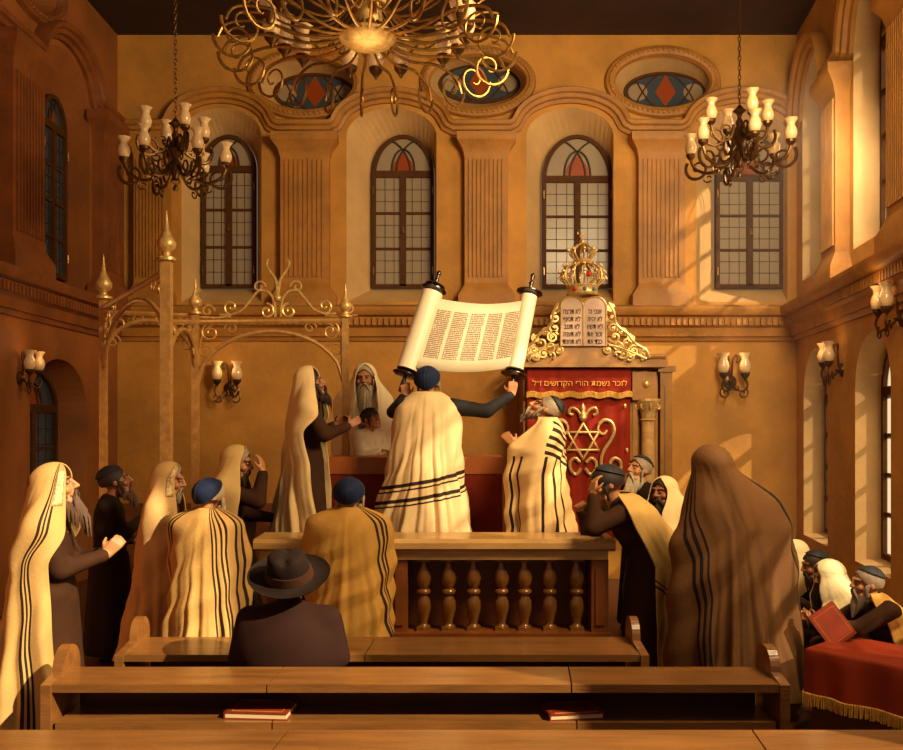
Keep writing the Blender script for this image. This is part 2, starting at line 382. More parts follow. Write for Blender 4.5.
def oval_window(rx, rz, mtx, dim=False):
    wn[0] += 1; e = empty('window_%d' % wn[0], kind='structure'); e.matrix_world = mtx
    mb = MB(); mb.tube([(rx*math.cos(2*PI*i/36), 0, rz*math.sin(2*PI*i/36)) for i in range(36)], .035, 6, closed=True); mb.build('window_frame', M['frame'], e)
    pts = oval_out(0, 0, rx, rz); mb = MB(); mb.prism(pts, -.004, .004); mb.build('pane', M['pane_dim'] if dim else M['pane_blue'], e)
    mb = MB()
    for sg in (-1, 1):
        mb.tube([Vector((sg*(rx*.02+rx*.75*t), -.015, -rz*.95+rz*1.75*math.sqrt(max(0, 1-(1-t)**2)) if 0 else rz*(.95-1.75*t*t))) for t in [i/12 for i in range(13)]], .013, 6)
        mb.tube([Vector((sg*(rx*.02+rx*.75*t), -.015, -rz*(.95-1.75*t*t))) for t in [i/12 for i in range(13)]], .013, 6)
    mb.build('tracery', M['frame'], e)
    mb = MB(); mb.prism([(0, rz*.92), (-rx*.26, 0), (0, -rz*.75), (rx*.26, 0)], -.012, -.005); mb.build('coloured_pane', M['pane_red'], e)
    mb = MB()
    for sg in (-1, 1): mb.prism([(sg*rx*.68+rx*.24*math.cos(2*PI*i/14), rz*.45*math.sin(2*PI*i/14)) for i in range(14)], -.012, -.005)
    mb.build('pale_pane', M['pane'], e)
for cf, cb, yf, yb in ovals:
    oval_window(41/F*BD+.01, 19/F*BD+.01, wm((0, BD, 0), X3, Y3, bx(cb, BD+WT), bz(yb, BD+WT)+.02, WT-.05))
oval_window(.62, .28, wm((XL, BD, 0), DL, OL, sl(10.3), 7.2, .37), True)
# trim: sweep of a profile along wall path
tn = [0]
def trim(mb, m):
    tn[0] += 1; return mb.build('trim_%d' % tn[0], m, kind='structure', smooth=40)
def sweep2d(mb, path, prof, W, ins):
    """path in (s,z); prof list (a,b): a along the path's left normal, b into the room"""
    R = []
    for i, (s, z) in enumerate(path):
        a = Vector(path[max(i-1, 0)]); b = Vector(path[min(i+1, len(path)-1)]); t = (b-a).normalized(); nn = Vector((-t.y, t.x))
        R.append([W(s+nn.x*pa, z+nn.y*pa, -pb) for pa, pb in prof])
    mb.rings(R)
MP = [(-.09, 0), (-.09, .05), (-.045, .07), (-.03, .12), (.02, .13), (.04, .17), (.09, .19), (.11, .15), (.11, 0)]
def WB(s, z, d): return Vector((s, BD, 0))+Z3*z+Y3*d
def WR(s, z, d): return Vector((XR, BD, 0))+DR*s+Z3*z+OR*d
def WL(s, z, d): return Vector((XL, BD, 0))+DL*s+Z3*z+OL*d
def entab(zb, spans, s0, s1, rise):
    """horizontal moulding at zb with arcs over spans (a,b)"""
    pts = [(s0, zb)]
    for a, b in spans:
        c = (a+b)/2; r = (b-a)/2
        if a > s0: pts += [(a-.12, zb), (a-.03, zb+.05)]
        for i in range(1, 16): t = PI*(1-i/16); pts.append((c+r*math.cos(t), zb+.05+rise*math.sin(t)))
        if b < s1: pts += [(b+.03, zb+.05), (b+.12, zb)]
    pts.append((s1, zb)); return pts
zb = bz(130)
mb = MB(); sweep2d(mb, entab(zb, [(bx(a-8), bx(b+8)) for a, b in niches], XL+.05, XR-.05, bz(101)-zb), MP, WB, 0); trim(mb, M['trim'])
mb = MB(); sweep2d(mb, entab(6.3, [(sr(f)-.05, sr(n)+.05) for f, n in ((12.65, 11.3), (10.3, 9.0), (7.9, 6.7), (6.1, 4.7))], .05, sr(3.1), .75), MP, WR, 0); trim(mb, M['trim'])
mb = MB(); sweep2d(mb, entab(6.3, [(sl(f)-.05, sl(n)+.05) for f, n in ((12.0, 10.5), (9.0, 7.5))], .05, sl(3.1), .52), MP, WL, 0); trim(mb, M['trim_shaded'])
# cornice
CP = [(-.26, 0), (-.26, .04), (-.2, .06), (-.2, .1), (-.08, .12), (-.05, .17), (.07, .19), (.09, .26), (.15, .3), (.2, .3), (.24, .2), (.24, 0)]
zc = 3.5
for W, s0, s1, m in ((WB, XL, XR, M['trim']), (WR, 0, sr(3.1), M['trim']), (WL, 0, sl(3.1), M['trim_shaded'])):
    mb = MB(); sweep2d(mb, [(s0, zc), (s1, zc)], CP, W, 0)
    k = int((s1-s0)/.085)
    for i in range(k):
        s = s0+.04+i*.085; vs = [W(s+a, zc+b, -c) for a, b, c in ((0,-.05,.1),(.045,-.05,.1),(.045,-.05,.215),(0,-.05,.215),(0,.05,.1),(.045,.05,.1),(.045,.05,.215),(0,.05,.215))]
        mb.add(vs, [(0,3,2,1),(4,5,6,7),(0,1,5,4),(1,2,6,5),(2,3,7,6),(3,0,4,7)])
    trim(mb, m)
# pilasters
def pilaster(W, c, wd, z0, z1, m, dep=.16):
    mb = MB()
    def pbox(a, b, za, zb_, d0, d1):
        vs = [W(s, z, -d) for s, z, d in ((a,za,d0),(b,za,d0),(b,za,d1),(a,za,d1),(a,zb_,d0),(b,zb_,d0),(b,zb_,d1),(a,zb_,d1))]
        mb.add(vs, [(0,3,2,1),(4,5,6,7),(0,1,5,4),(1,2,6,5),(2,3,7,6),(3,0,4,7)])
    def ring(s2, z, d): return [W(c-s2, z, 0.02), W(c+s2, z, 0.02), W(c+s2, z, -d), W(c-s2, z, -d)]
    h = wd/2; zcap = z1-.36
    mb.rings([ring(h*1.3, z0, dep*1.5), ring(h*1.3, z0+.16, dep*1.5), ring(h*1.02, z0+.3, dep*1.1), ring(h, z0+.34, dep)])
    mb.rings([ring(h, z0+.3, dep), ring(h, zcap, dep), ring(h*1.1, zcap+.12, dep*1.2), ring(h*1.32, zcap+.22, dep*1.6), ring(h*1.36, zcap+.24, dep*1.7), ring(h*1.36, z1-.02, dep*1.7)])
    nf = 9
    for i in range(nf):
        a = c-h*.86+h*1.72*i/nf; g = h*1.72/nf
        pbox(a+g*.2, a+g*.75, z0+.42, zcap-.03, dep-.01, dep+.022)
    return trim(mb, m)
z0p, z1p = zc+.22, zb-.08
for a, b in ((138, 172), (283, 331), (465, 508), (637, 683)): pilaster(WB, bx((a+b)/2), (b-a)/F*BD, z0p, z1p, M['trim'])
for c in (10.75, 8.4, 6.4): pilaster(WR, sr(c), .62, z0p, 6.25, M['trim'])
for c in (12.45, 9.95, 7.0): pilaster(WL, sl(c), .75, z0p, 6.25, M['trim_shaded'])
# oval surrounds with beading
for (W, c, z, rx, rz, m) in [(WB, bx(cf), bz(yf), 53/F*BD, 31/F*BD, M['trim']) for cf, cb, yf, yb in ovals]+[(WL, sl(10.3), 7.2, .8, .41, M['trim_shaded'])]:
    mb = MB(); mb.tube([W(c+rx*math.cos(2*PI*i/40), z+rz*math.sin(2*PI*i/40), 0) for i in range(40)], .085, 8, closed=True)
    for i in range(64):
        a = 2*PI*i/64; mb.ball(W(c+(rx)*math.cos(a), z+(rz)*math.sin(a), -.075), .027, 6, 4)
    trim(mb, m)
# low brown panel behind the canopy, dark to stand in for wall shade
mb = MB(); mb.box((XL, BD-.08, 0), (bx(500), BD-.003, .9)); trim(mb, M['trim_shaded'])

# faint dusty haze in the light by the right wall windows
hz = bpy.data.materials.new('dusty haze'); hz.use_nodes = True; nt = hz.node_tree; nt.nodes.remove(nt.nodes['Principled BSDF'])
vs_ = nt.nodes.new('ShaderNodeVolumeScatter'); vs_.inputs['Density'].default_value = HAZE; vs_.inputs['Anisotropy'].default_value = .3; vs_.inputs['Color'].default_value = (1, .9, .75, 1)
nt.links.new(vs_.outputs[0], nt.nodes['Material Output'].inputs['Volume'])
mb = MB(); mb.rings([[Vector((2.9, 9.2, z)), Vector((4.2, 9.2, z)), Vector((4.66, 12.4, z)), Vector((3.1, 12.4, z))] for z in (.6, 6.4)]); o = mb.build('haze', hz, kind='stuff', label='faint dusty haze glowing in the light beside the right wall windows', cat='haze')

# ------------------------------------------------------------ lamps
def tulip(parent, p, s=1.0, lit=True):
    mb = MB(); p = Vector(p)
    pr = [(.012, 0), (.03, .004), (.041, .03), (.046, .055), (.039, .085), (.027, .11), (.03, .132), (.05, .158), (.047, .16), (.026, .134), (.022, .11), (.034, .085), (.04, .055), (.034, .03), (.01, .01)]
    mb.lathe([(r*s, z*s) for r, z in pr], p, n=18, wave=lambda i, a: .1*math.cos(6*a) if 6 <= i <= 8 else 0)
    g = mb.build('lamp_shade', M['tulip'], parent, smooth=60)
    mb = MB(); mb.lathe([(.0, .03*s), (.014*s, .05*s), (.013*s, .075*s), (.002*s, .1*s)], p, n=8); mb.build('bulb', M['bulb'], g)
    mb = MB(); mb.lathe([(.006*s, -.055*s), (.012*s, -.04*s), (.034*s, -.015*s), (.038*s, .006*s), (.0, .006*s)], p, n=12); mb.build('candle_cup', M['iron'], parent)
def arm_path(R, z0, kind=0):
    pts = catmull([(.06, 0, z0+.05), (R*.3, 0, z0-.07), (R*.6, 0, z0-.12), (R*.88, 0, z0-.06), (R*.98, 0, z0+.04)], 5)
    return pts
def chandelier(loc, R, lamps, tiers, ceiling, label, s=1.0):
    e = empty('chandelier', loc, label=label, cat='chandelier', group='small tulip chandeliers')
    mb = MB(); zt = ceiling-loc[2]
    mb.lathe([(.02,-.26),(.03,-.24),(.012,-.2),(.05,-.17),(.03,-.12),(.06,-.06),(.07,-.0),(.03,.06),(.045,.1),(.08,.15),(.05,.21),(.03,.25),(.04,.3),(.018,.34),(.03,.38),(.07,.41),(.04,.43),(.012,.47)], n=14)
    mb.build('body', M['iron'], e, smooth=50)
    mb = MB(); z = .47; i = 0
    while z < zt:
        d = X3 if i % 2 else Y3
        mb.tube([Vector((0,0,z+.035))+d*(.014*math.cos(2*PI*k/8))+Z3*(.03*math.sin(2*PI*k/8)) for k in range(8)], .005, 4, closed=True); z += .048; i += 1
    mb.build('chain', M['iron'], e)
    for (n, Rr, zz, ph) in tiers:
        mb = MB(); mb.tube(arm_path(Rr, zz), .017, 6)
        mb.tube(spiral((Rr*.84, 0, zz-.06), .13, .02, .6, -2*PI*1.25, X3, Z3, 26), [lerp(.018, .008, i/26) for i in range(27)], 6)
        mb.tube(spiral((Rr*.42, 0, zz+.0), .10, .015, PI, PI+2*PI*1.2, X3, Z3, 24), [lerp(.015, .007, i/24) for i in range(25)], 6)
        mb.tube(spiral((Rr*.62, 0, zz-.17), .06, .01, PI*.5, PI*.5-2*PI*1.2, X3, Z3, 20), .008, 6)
        first = None
        for k in range(n):
            a = ph+2*PI*k/n
            if first is None: ar = mb.build('arm', M['iron'], e, smooth=50); first = ar
            else: ar = first.copy(); COL.objects.link(ar)
            ar.rotation_euler = (0, 0, a)
            tulip(e, (Rr*.98*math.cos(a), Rr*.98*math.sin(a), zz+.09), 1.32*s)
    mb = MB(); mb.lathe([(0, zt), (.07, zt), (.05, zt-.05), (0.01, zt-.08)], n=12); mb.build('ceiling_rose', M['iron'], e)
    return e
chandelier(P(176, 165, 9.0), .5, 10, [(6, .50, -.05, .2), (4, .3, .22, .6)], ZC, 'iron chandelier with tulip lamps hanging on a chain at the left, over the metal canopy')
chandelier(P(740, 152, 9.0), .5, 10, [(6, .50, -.05, .5), (4, .3, .22, .1)], ZC, 'iron chandelier with tulip lamps hanging on a chain at the right, beside the right wall')
light('chandelier_glow', 'POINT', P(740, 150, 9.0)+Vector((0, 0, -.45)), (0,0,-1), 9, (1,.6,.25), shadow_soft_size=.3)
light('chandelier_glow', 'POINT', P(176, 165, 9.0)+Vector((0, 0, -.45)), (0,0,-1), 9, (1,.6,.25), shadow_soft_size=.3)
# big central chandelier
bc = P(368, 40, 6.5)
e = empty('chandelier', bc, label='very large many-armed chandelier at the top centre with a round brass dish underneath', cat='chandelier')
mb = MB(); mb.lathe([(.0, -.06), (.08, -.055), (.17, -.03), (.21, .01), (.2, .04), (.12, .07), (.1, .2), (.14, .3), (.08, .45), (.05, .6)], n=24); mb.build('dish', M['gold'], e, smooth=40)
mb = MB(); mb.tube([(0, 0, .55), (0, 0, ZC-bc.z)], .02, 8); mb.lathe([(0, ZC-bc.z), (.12, ZC-bc.z), (.08, ZC-bc.z-.08), (.02, ZC-bc.z-.1)], n=14); mb.build('stem', M['iron'], e)
NB = 22; first = None; f2 = None
for k in range(NB):
    a = 2*PI*(k+.5)/NB
    if first is None:
        mb = MB()
        mb.tube(catmull([(.12, 0, .1), (.22, 0, .0), (.45, 0, -.02), (.75, 0, .04), (.98, 0, .0), (1.05, 0, -.1)], 6), .011, 6)
        mb.tube(spiral((.93, 0, -.1), .15, .02, .1, -2*PI*1.3, X3, Z3, 28), [lerp(.012, .006, i/28) for i in range(29)], 6)
        mb.tube(catmull([(.12, 0, .25), (.3, 0, .1), (.6, 0, .12), (.85, 0, .3), (1.0, 0, .32)], 5), .009, 6)
        first = mb.build('arm', M['brass'], e, smooth=50)
    else: ar = first.copy(); COL.objects.link(ar); ar.rotation_euler = (0, 0, a-PI/NB)
    if k % 4 != 3:
        aa = a; tulip(e, (.72*math.cos(aa), .72*math.sin(aa), .07), 1.5)
light('chandelier_glow', 'POINT', bc+Vector((0, 0, -.35)), (0,0,-1), 14, (1,.66,.32), shadow_soft_size=.35)
# wall sconces
def sconce(p, dr, out, label, n=2, s=1.0):
    """wall point p; dr along the wall, out = towards the room"""
    e = empty('wall_sconce', p, label=label, cat='wall lamp', group='two-armed wall lamps')
    dr = Vector(dr); out = Vector(out)
    mb = MB(); mb.lathe([(.0, 0), (.075, .0), (.07, .02), (.03, .035), (.018, .06), (0, .07)], (0,0,0), out, 16); mb.build('wall_plate', M['iron'], e, smooth=40)
    for sg in (-1, 1):
        mb = MB(); t = dr*sg
        L = lambda a, b, c: t*a+out*b+Z3*c
        tip = L(.11, .16, .03)
        mb.tube(catmull([L(0, .03, 0), L(.03, .1, -.07), L(.09, .15, -.1), L(.13, .17, -.04), tip], 6), .011, 6)
        mb.tube(spiral(L(.09, .15, -.12), .06, .01, 1.2, 1.2-2*PI*1.2, t, Z3, 20), .008, 6)
        mb.tube(spiral(L(.04, .1, -.06), .045, .008, 2, 2+2*PI*1.1, t, Z3, 18), .007, 6)
        mb.tube(catmull([L(.01, .03, .02), L(.015, .04, .12), L(.02, .05, .22), L(.045, .06, .27), L(.07, .06, .25), L(.07, .06, .21), L(.05, .06, .21)], 5), .009, 6)
        mb.build('arm', M['iron'], e, smooth=50)
        tulip(e, tip+Z3*.05, 1.3)
    light('sconce_glow', 'POINT', Vector(p)+out*.3+Z3*.32, (0,0,-1), 2.2, (1,.62,.28), shadow_soft_size=.12)
    e.scale = (s, s, s); return e
def onR(D, py): return Vector((XR-KR*(BD-D), D, bz(py, D)))
sconce(Vector((bx(231), BD, bz(388))), X3, -Y3, 'two-armed lamp on the back wall inside the arch of the metal canopy', s=1.3)
sconce(Vector((bx(730), BD, bz(382))), X3, -Y3, 'two-armed lamp on the back wall right of the ark', s=1.4)
sconce(Vector((XL, 10.9, bz(372, 10.9))) if 0 else Vector((XL, 10.05, bz(378, 10.05))), DL, -OL, 'two-armed lamp on the left wall above the dark arched niche', s=1.05)
sconce(onR(10.75, 370), DR, -OR, 'farther two-armed lamp on the right wall near the corner', s=1.15)
sconce(onR(8.75, 318), DR, -OR, 'nearer two-armed lamp on the right wall at the photo edge', s=1.15)

# ------------------------------------------------------------ bimah platform, balustrade
PZ = .80; bxl, bxr = -1.47, 1.25
mb = MB(); mb.box((bxl, 7.62, 0), (bxr, 10.2, PZ-.001));
e = empty('reading_platform', (0, 7.62, 0), label='raised wooden platform behind the balustrade where the scroll is lifted', cat='platform')
o = mb.build('platform_body', M['panel'], e); rel(o, (0, 7.62, 0))
e = empty('balustrade', (0, 7.3, 0), label='wooden balustrade with pale top rail and turned balusters before the platform', cat='balustrade')
def rp(mb, name, m, **k): o = mb.build(name, m, e, **k); rel(o, e.location); return o
mb = MB(); mb.box((bxl-.06, 7.16, 0), (bxr+.02, 7.6, .40)); rp(mb, 'plinth', M['panel'])
zt = 1.155
mb = MB(); mb.rings([[Vector((bxl-.1, y, z)) for y, z in q] if 0 else [Vector((x, y, z)) for y, z in ((7.12, zt-.03), (7.12, zt-.075), (7.17, zt-.1), (7.55, zt-.1), (7.6, zt-.04), (7.58, zt), (7.15, zt))] for x in (bxl-.1, bxr+.05) for q in (0,)])
mb.box((bxl-.06, 7.18, zt-.17), (bxr+.0, 7.56, zt-.1)); rp(mb, 'top_rail', M['rail'])
mb = MB(); mb.box((bxl-.04, 7.5, .40), (bxr, 7.56, zt-.17)); rp(mb, 'back_panel', M['panel'])
for a, b in ((bx(268, 7.2), bx(302, 7.2)), (bx(392, 7.2), bx(408, 7.2)), (bx(592, 7.2), bx(609, 7.2))):
    mb = MB(); mb.box((a, 7.2, .40), (b, 7.5, zt-.17)); mb.box((a+.03, 7.185, .46), (b-.03, 7.2, zt-.24)); rp(mb, 'post', M['panel'])
prof = [(.045, 0), (.05, .03), (.03, .045), (.026, .07), (.04, .13), (.052, .2), (.048, .26), (.028, .315), (.045, .325), (.052, .345), (.045, .365), (.028, .375), (.045, .41), (.055, .47), (.045, .53), (.026, .58), (.026, .61), (.045, .625), (.05, .65)]
hh = (zt-.17-.40)/.65; first = None
for px in (424, 449, 474, 502, 525, 550, 577, 312, 337, 362):
    if first is None:
        mb = MB(); mb.lathe([(r*1.18, z*hh) for r, z in prof], (0,0,0), n=18); mb.box((-.055, -.055, -.001), (.055, .055, .03)); mb.box((-.055, -.055, .6*hh+.02), (.055, .055, .65*hh))
        first = mb.build('baluster', M['baluster'], e, smooth=50); o = first
    else: o = first.copy(); COL.objects.link(o)
    o.location = Vector((bx(px, 7.3), 7.3, .40))-e.location
# reading table
e = empty('reading_table', (-.35, 8.92, PZ), label='reading table on the platform under a red cloth with an orange top', cat='table')
mb = MB(); mb.box((-.85, -.25, .89), (.85, .28, .94)); mb.box((-.855, -.257, .78), (.855, -.25, .93)); mb.build('tabletop', M['tableband'], e)
mb = MB(); R = []
for i in range(2):
    ring = []
    for k in range(60):
        t = k/60*4; q = int(t); u = t-q; c = [(-.84,-.245),(.84,-.245),(.84,.27),(-.84,.27),(-.84,-.245)]
        x = lerp(c[q][0], c[q+1][0], u); y = lerp(c[q][1], c[q+1][1], u); ww = .02*math.sin(k*2.1)*i
        ring.append(Vector((x*(1+ww*.5), y*(1+ww*2), .885 if i == 0 else .03)))
    R.append(ring)
mb.rings(R); mb.build('cloth_skirt', M['redtable'], e, smooth=60)

# ------------------------------------------------------------ ark
AD = 12.0
e = empty('torah_ark', (bx(590, AD), AD, 0), label='tall carved wooden ark on the back wall with gilded crest, crown and stone tablets', cat='ark')
ax = e.location.x
A = lambda px, py, d=AD: P(px, py, d)-e.location
def box_px(mb, x0, y0, x1, y1, d0, d1):
    a = A(x0, y0, d0); b = A(x1, y1, d0); mb.box((a.x, d0-AD, b.z), (b.x, d1-AD, a.z))
mb = MB(); box_px(mb, 524, 366, 633, 578, AD, BD-.02); box_px(mb, 633, 372, 657, 400, AD-.12, BD-.02); box_px(mb, 633, 398, 638, 578, AD-.02, AD+.5); mb.box((A(638,0).x, .1, 0), (A(660,0).x, .95, 2.7)); mb.box((A(524,0).x, -.1, 0), (A(660,0).x, .3, .5))
mb.build('cabinet', M['arkwood'], e)
pts = [A(522, 368), A(522, 361), A(538, 357), A(555, 349), A(572, 344), A(590, 343), A(608, 346), A(622, 354), A(640, 358), A(662, 358), A(664, 368)]
mb = MB(); pp = [(v.x, v.z) for v in catmull(pts, 4)]
mb.prism(pp, -.22, .7); mb.tube([Vector((x, -.22, z)) for x, z in pp[4:-4]], .035, 7); mb.build('pediment', M['arkwood'], e, smooth=40)
mb = MB(); zc0 = A(0, 420).z; xc = A(648, 0).x
mb.lathe([(.13, .5), (.13, .62), (.1, .66), (.095, .8), (.085, zc0-.02), (.105, zc0), (.085, zc0+.03)], (xc, -.02, 0), n=18); col = mb.build('column', M['rail'], e, smooth=40)
mb = MB(); mb.lathe([(.09, zc0+.03), (.1, zc0+.1), (.15, zc0+.2), (.17, zc0+.25), (.17, zc0+.28)], (xc, -.02, 0), n=16)
for k in range(8):
    a = 2*PI*k/8; mb.tube(spiral((xc+.13*math.cos(a), -.02+.13*math.sin(a), zc0+.17), .055, .01, PI, -PI, Vector((math.cos(a), math.sin(a), 0)), Z3, 12), .014, 5)
mb.build('capital', M['gold'], col)
mb = MB(); mb.ball(A(647, 384, AD-.13), (.05, .04, .05)); mb.build('rosette', M['gold'], e)
mb = MB(); x = A(0,0).x; a = A(660, 372, 12.4); b = A(672, 578, 12.4); mb.box((a.x, .35, b.z), (b.x, .97, a.z)); mb.box((a.x-.03, .32, a.z), (b.x+.04, .97, a.z+.08)); mb.box((a.x+.06, .33, b.z+.3), (b.x-.06, .35, a.z-.2)); mb.build('side_panel', M['arkwood'], e)
# tablets
for s, body in ((0, 'חצרת אל\nףאנת אל\nבנגת אל\nהנעת אל\nדמחת אל'), (1, "'ה יכנא\nהיהי אל\nאשת אל\nתא רוכז\nתא דבכ")):
    x0 = 561+s*23; a = A(x0, 346, AD-.25); b = A(x0+22.5, 0, AD-.25); zt_ = A(0, 297, AD-.25).z; wd = b.x-a.x
    pts = [(a.x, a.z), (b.x, a.z), (b.x, zt_-.13)]+[((a.x+b.x)/2+wd/2*math.cos(PI*i/12), zt_-.13+.13*math.sin(PI*i/12)) for i in range(1, 12)]+[(a.x, zt_-.13)]
    mb = MB(); mb.prism(pts, -.27, -.2); tb = mb.build('tablet', M['stone'], e)
    mb = MB(); mb.tube([Vector((x, -.27, z)) for x, z in pts], .012, 6, closed=True); mb.build('tablet_edge', M['gold'], tb)
    for q, ln in enumerate(body.split('\n')): text(ln, .084, M['ink'], tb, ((a.x+b.x)/2, -.276, zt_-.22-q*.098), (PI/2, 0, 0)).scale = (.74, 1.1, 1)
# crest scrollwork
random.seed(4)
for sg in (-1, 1):
    mb = MB()
    cxp = 584
    for (dx, y, r) in [(28, 318, 5), (29, 328, 5), (31, 337, 6), (38, 332, 5), (34, 347, 6), (43, 343, 7), (40, 354, 5), (50, 351, 6), (57, 355, 5), (27, 308, 4), (48, 338, 4), (60, 350, 4), (33, 355, 5), (24, 350, 4), (47, 357, 4)]:
        c = A(cxp+sg*dx, y, AD-.25); r = r/F*AD
        mb.tube(spiral(c, r, r*.25, random.uniform(0, 6), random.uniform(0, 6)+2*PI*1.3, X3, Z3, 20), .018, 5)
        mb.ball(c, .022, 6, 4)
    mb.tube(catmull([A(cxp+sg*25, 303, AD-.25), A(cxp+sg*30, 312, AD-.25), A(cxp+sg*33, 325, AD-.25), A(cxp+sg*44, 334, AD-.25), A(cxp+sg*52, 344, AD-.25), A(cxp+sg*62, 350, AD-.25), A(cxp+sg*66, 358, AD-.25)], 5), .024, 6)
    mb.tube(catmull([A(cxp+sg*25, 345, AD-.25), A(cxp+sg*40, 349, AD-.25), A(cxp+sg*63, 359, AD-.25)], 5), .02, 6)
    mb.build('scrollwork', M['gold'], e, smooth=50)
mb = MB()   # crown
cz = lambda py: A(583, py, AD-.2)
c0 = cz(296); mb.lathe([(.2, 0), (.215, .02), (.2, .04), (.2, .1), (.215, .12), (.2, .14)], c0, n=24, cap=False)
for k in range(12):
    a = 2*PI*k/12; d = Vector((math.cos(a), math.sin(a)*.8, 0))
    mb.tube(catmull([c0+d*.2+Z3*.13, c0+d*.27+Z3*.24, c0+d*.24+Z3*.36, c0+d*.13+Z3*.42, c0+d*.1+Z3*.45], 5), .016, 6)
    mb.tube(spiral(c0+d*.27+Z3*.22, .05, .01, 0, 2*PI*1.2, d, Z3, 14), .011, 5); mb.ball(c0+d*.3+Z3*.31, .024, 6, 4); mb.ball(c0+d*.25+Z3*.4, .02, 6, 4)
mb.lathe([(.1, .42), (.12, .45), (.1, .48)], c0, n=16, cap=False)
for k in range(8):
    a = 2*PI*k/8; d = Vector((math.cos(a), math.sin(a), 0))
    mb.tube(catmull([c0+d*.09+Z3*.47, c0+d*.17+Z3*.56, c0+d*.11+Z3*.64, c0+d*.03+Z3*.68], 5), .014, 6); mb.ball(c0+d*.18+Z3*.6, .024, 6, 4)
mb.ball(c0+Z3*.71, .04); mb.tube([c0+Z3*.72, c0+Z3*.82], .012); mb.tube([c0+Z3*.78-X3*.035, c0+Z3*.78+X3*.035], .012)
cr = mb.build('crown', M['gold'], e, smooth=50)
for dx, m in ((-.12, 'gemred'), (0, 'gemblue'), (.12, 'gemblue'), (.05, 'gemred')):
    mb = MB(); mb.ball(c0+Vector((dx, -math.sqrt(.2**2-dx*dx), .07 if dx != .05 else .26)), .03 if dx != .05 else .04, 8, 5); mb.build('gem', M[m], cr)
# curtain
e = empty('ark_curtain', (bx(579, AD), AD-.06, 0), label='red velvet curtain with a gold star emblem hanging on the front of the ark', cat='curtain')
A = lambda px, py, d=AD-.06: P(px, py, d)-e.location
def drape(x0, x1, z0, z1, y, amp, nf, n=80):
    mb = MB(); vs = []; fs = []
    for i in range(14):
        for k in range(n):
            u = k/(n-1); v = i/13; x = lerp(x0, x1, u)
            yy = y-amp*(.3+.7*v)*math.sin(nf*2*PI*u+1.1*math.sin(5*u))
            vs.append((x, yy, lerp(z1, z0, v)))
    for i in range(13):
        for k in range(n-1): fs.append((i*n+k, i*n+k+1, (i+1)*n+k+1, (i+1)*n+k))
    mb.add(vs, fs); return mb
o = drape(A(527,0).x, A(631,0).x, .55, A(0, 369).z, 0, .022, 7).build('panel', M['red'], e, smooth=True); o.modifiers.new('s', 'SOLIDIFY').thickness = .01
o = drape(A(527,0).x, A(631,0).x, A(0, 394).z, A(0, 369).z, -.05, .008, 9).build('valance', M['red'], e, smooth=True); o.modifiers.new('s', 'SOLIDIFY').thickness = .01
mb = MB()
for k in range(100):
    u = k/99; x = lerp(A(527,0).x, A(631,0).x, u); z = A(0, 394).z+.012*math.sin(u*34); mb.cap((x, -.07, z+.015), .014, (x+random.uniform(-.004,.004), -.07, z-.045), .01, 5)
mb.build('fringe', M['fringe'], o)
text('ל״ז םישודקה ירוה תמשנ רכזל', .105, M['goldtext'], o, (0, -.068, A(0, 386).z), (PI/2, 0, 0))
mb = MB(); q = A(583, 441); R_ = .235
for f in (0, PI):
    cs = [q+Vector((R_*math.sin(f+2*PI*k/3), -.05, R_*math.cos(f+2*PI*k/3))) for k in (0, 1, 2, 3)]
    for k in range(3): mb.cap(cs[k], .018, cs[k+1], .018, 8)
for sg in (-1, 1):
    S = lambda dx, py: A(583+sg*dx, py)-Y3*.05
    mb.tube(catmull([S(16, 424), S(21, 420), S(28, 422), S(31, 431), S(27, 441), S(20, 452), S(18, 464), S(22, 473), S(31, 475), S(37, 470), S(37, 461), S(31, 458), S(27, 463), S(30, 467)], 5), .024, 7)
    mb.tube(catmull([S(16, 424), S(15, 430), S(20, 434), S(24, 430)], 5), .018, 6)
    mb.tube(catmull([S(3, 462), S(8, 458), S(13, 462), S(12, 470), S(7, 474), S(2, 468)], 5), .022, 6)
    mb.tube(catmull([S(1, 418), S(6, 410), S(12, 408), S(14, 413), S(10, 415)], 5), .02, 6)
mb.lathe([(.0, -.02), (.06, .0), (.05, .04), (.025, .09), (.04, .13), (0, .2)], A(583, 418)-Y3*.05, n=10); mb.ball(A(583, 418)-Y3*.06, .05, 8, 5)
for x_, y_ in ((625, 406), (627, 450)): mb.ball(A(x_, y_)-Y3*.04, (.02, .015, .035), 6, 4)
mb.build('star_emblem', M['gold'], e, smooth=50)

# ------------------------------------------------------------ metal canopy
e = empty('metal_canopy', (bx(196, 9.6), 9.6, 0), label='gilt wrought metal canopy frame with finials and scrolls standing left of the platform', cat='canopy')
o0 = e.location
def fin(mb, p, s):
    mb.lathe([(.03, 0), (.075, .01), (.075, .03), (.035, .045), (.03, .07), (.07, .11), (.075, .15), (.05, .19), (.02, .26), (.012, .33), (.004, .4)], p, n=14) if s == 1 else mb.lathe([(a*s, b*s) for a, b in [(.03, 0), (.075, .01), (.075, .03), (.035, .045), (.03, .07), (.07, .11), (.075, .15), (.05, .19), (.02, .26), (.012, .33), (.004, .4)]], p, n=14)
posts = {}
for nm, px, D, ytop, wv, fs in (('a', 104, 9.6, 300, .035, 1.05), ('b', 167, 8.0, 262, .045, 1.0), ('c', 196, 9.6, 315, .035, .85), ('d', 346, 9.6, 318, .035, .8)):
    p = P(px, ytop, D)-o0; posts[nm] = p
    mb = MB(); zb_ = PZ if nm == 'd' else 0; mb.box((p.x-wv, p.y-wv, zb_), (p.x+wv, p.y+wv, p.z)); mb.box((p.x-wv*1.5, p.y-wv*1.5, zb_), (p.x+wv*1.5, p.y+wv*1.5, zb_+.15)); po = mb.build('post', M['gilt'], e)
    mb = MB(); fin(mb, p, fs*1.15); mb.build('finial', M['gold'], po, smooth=40)
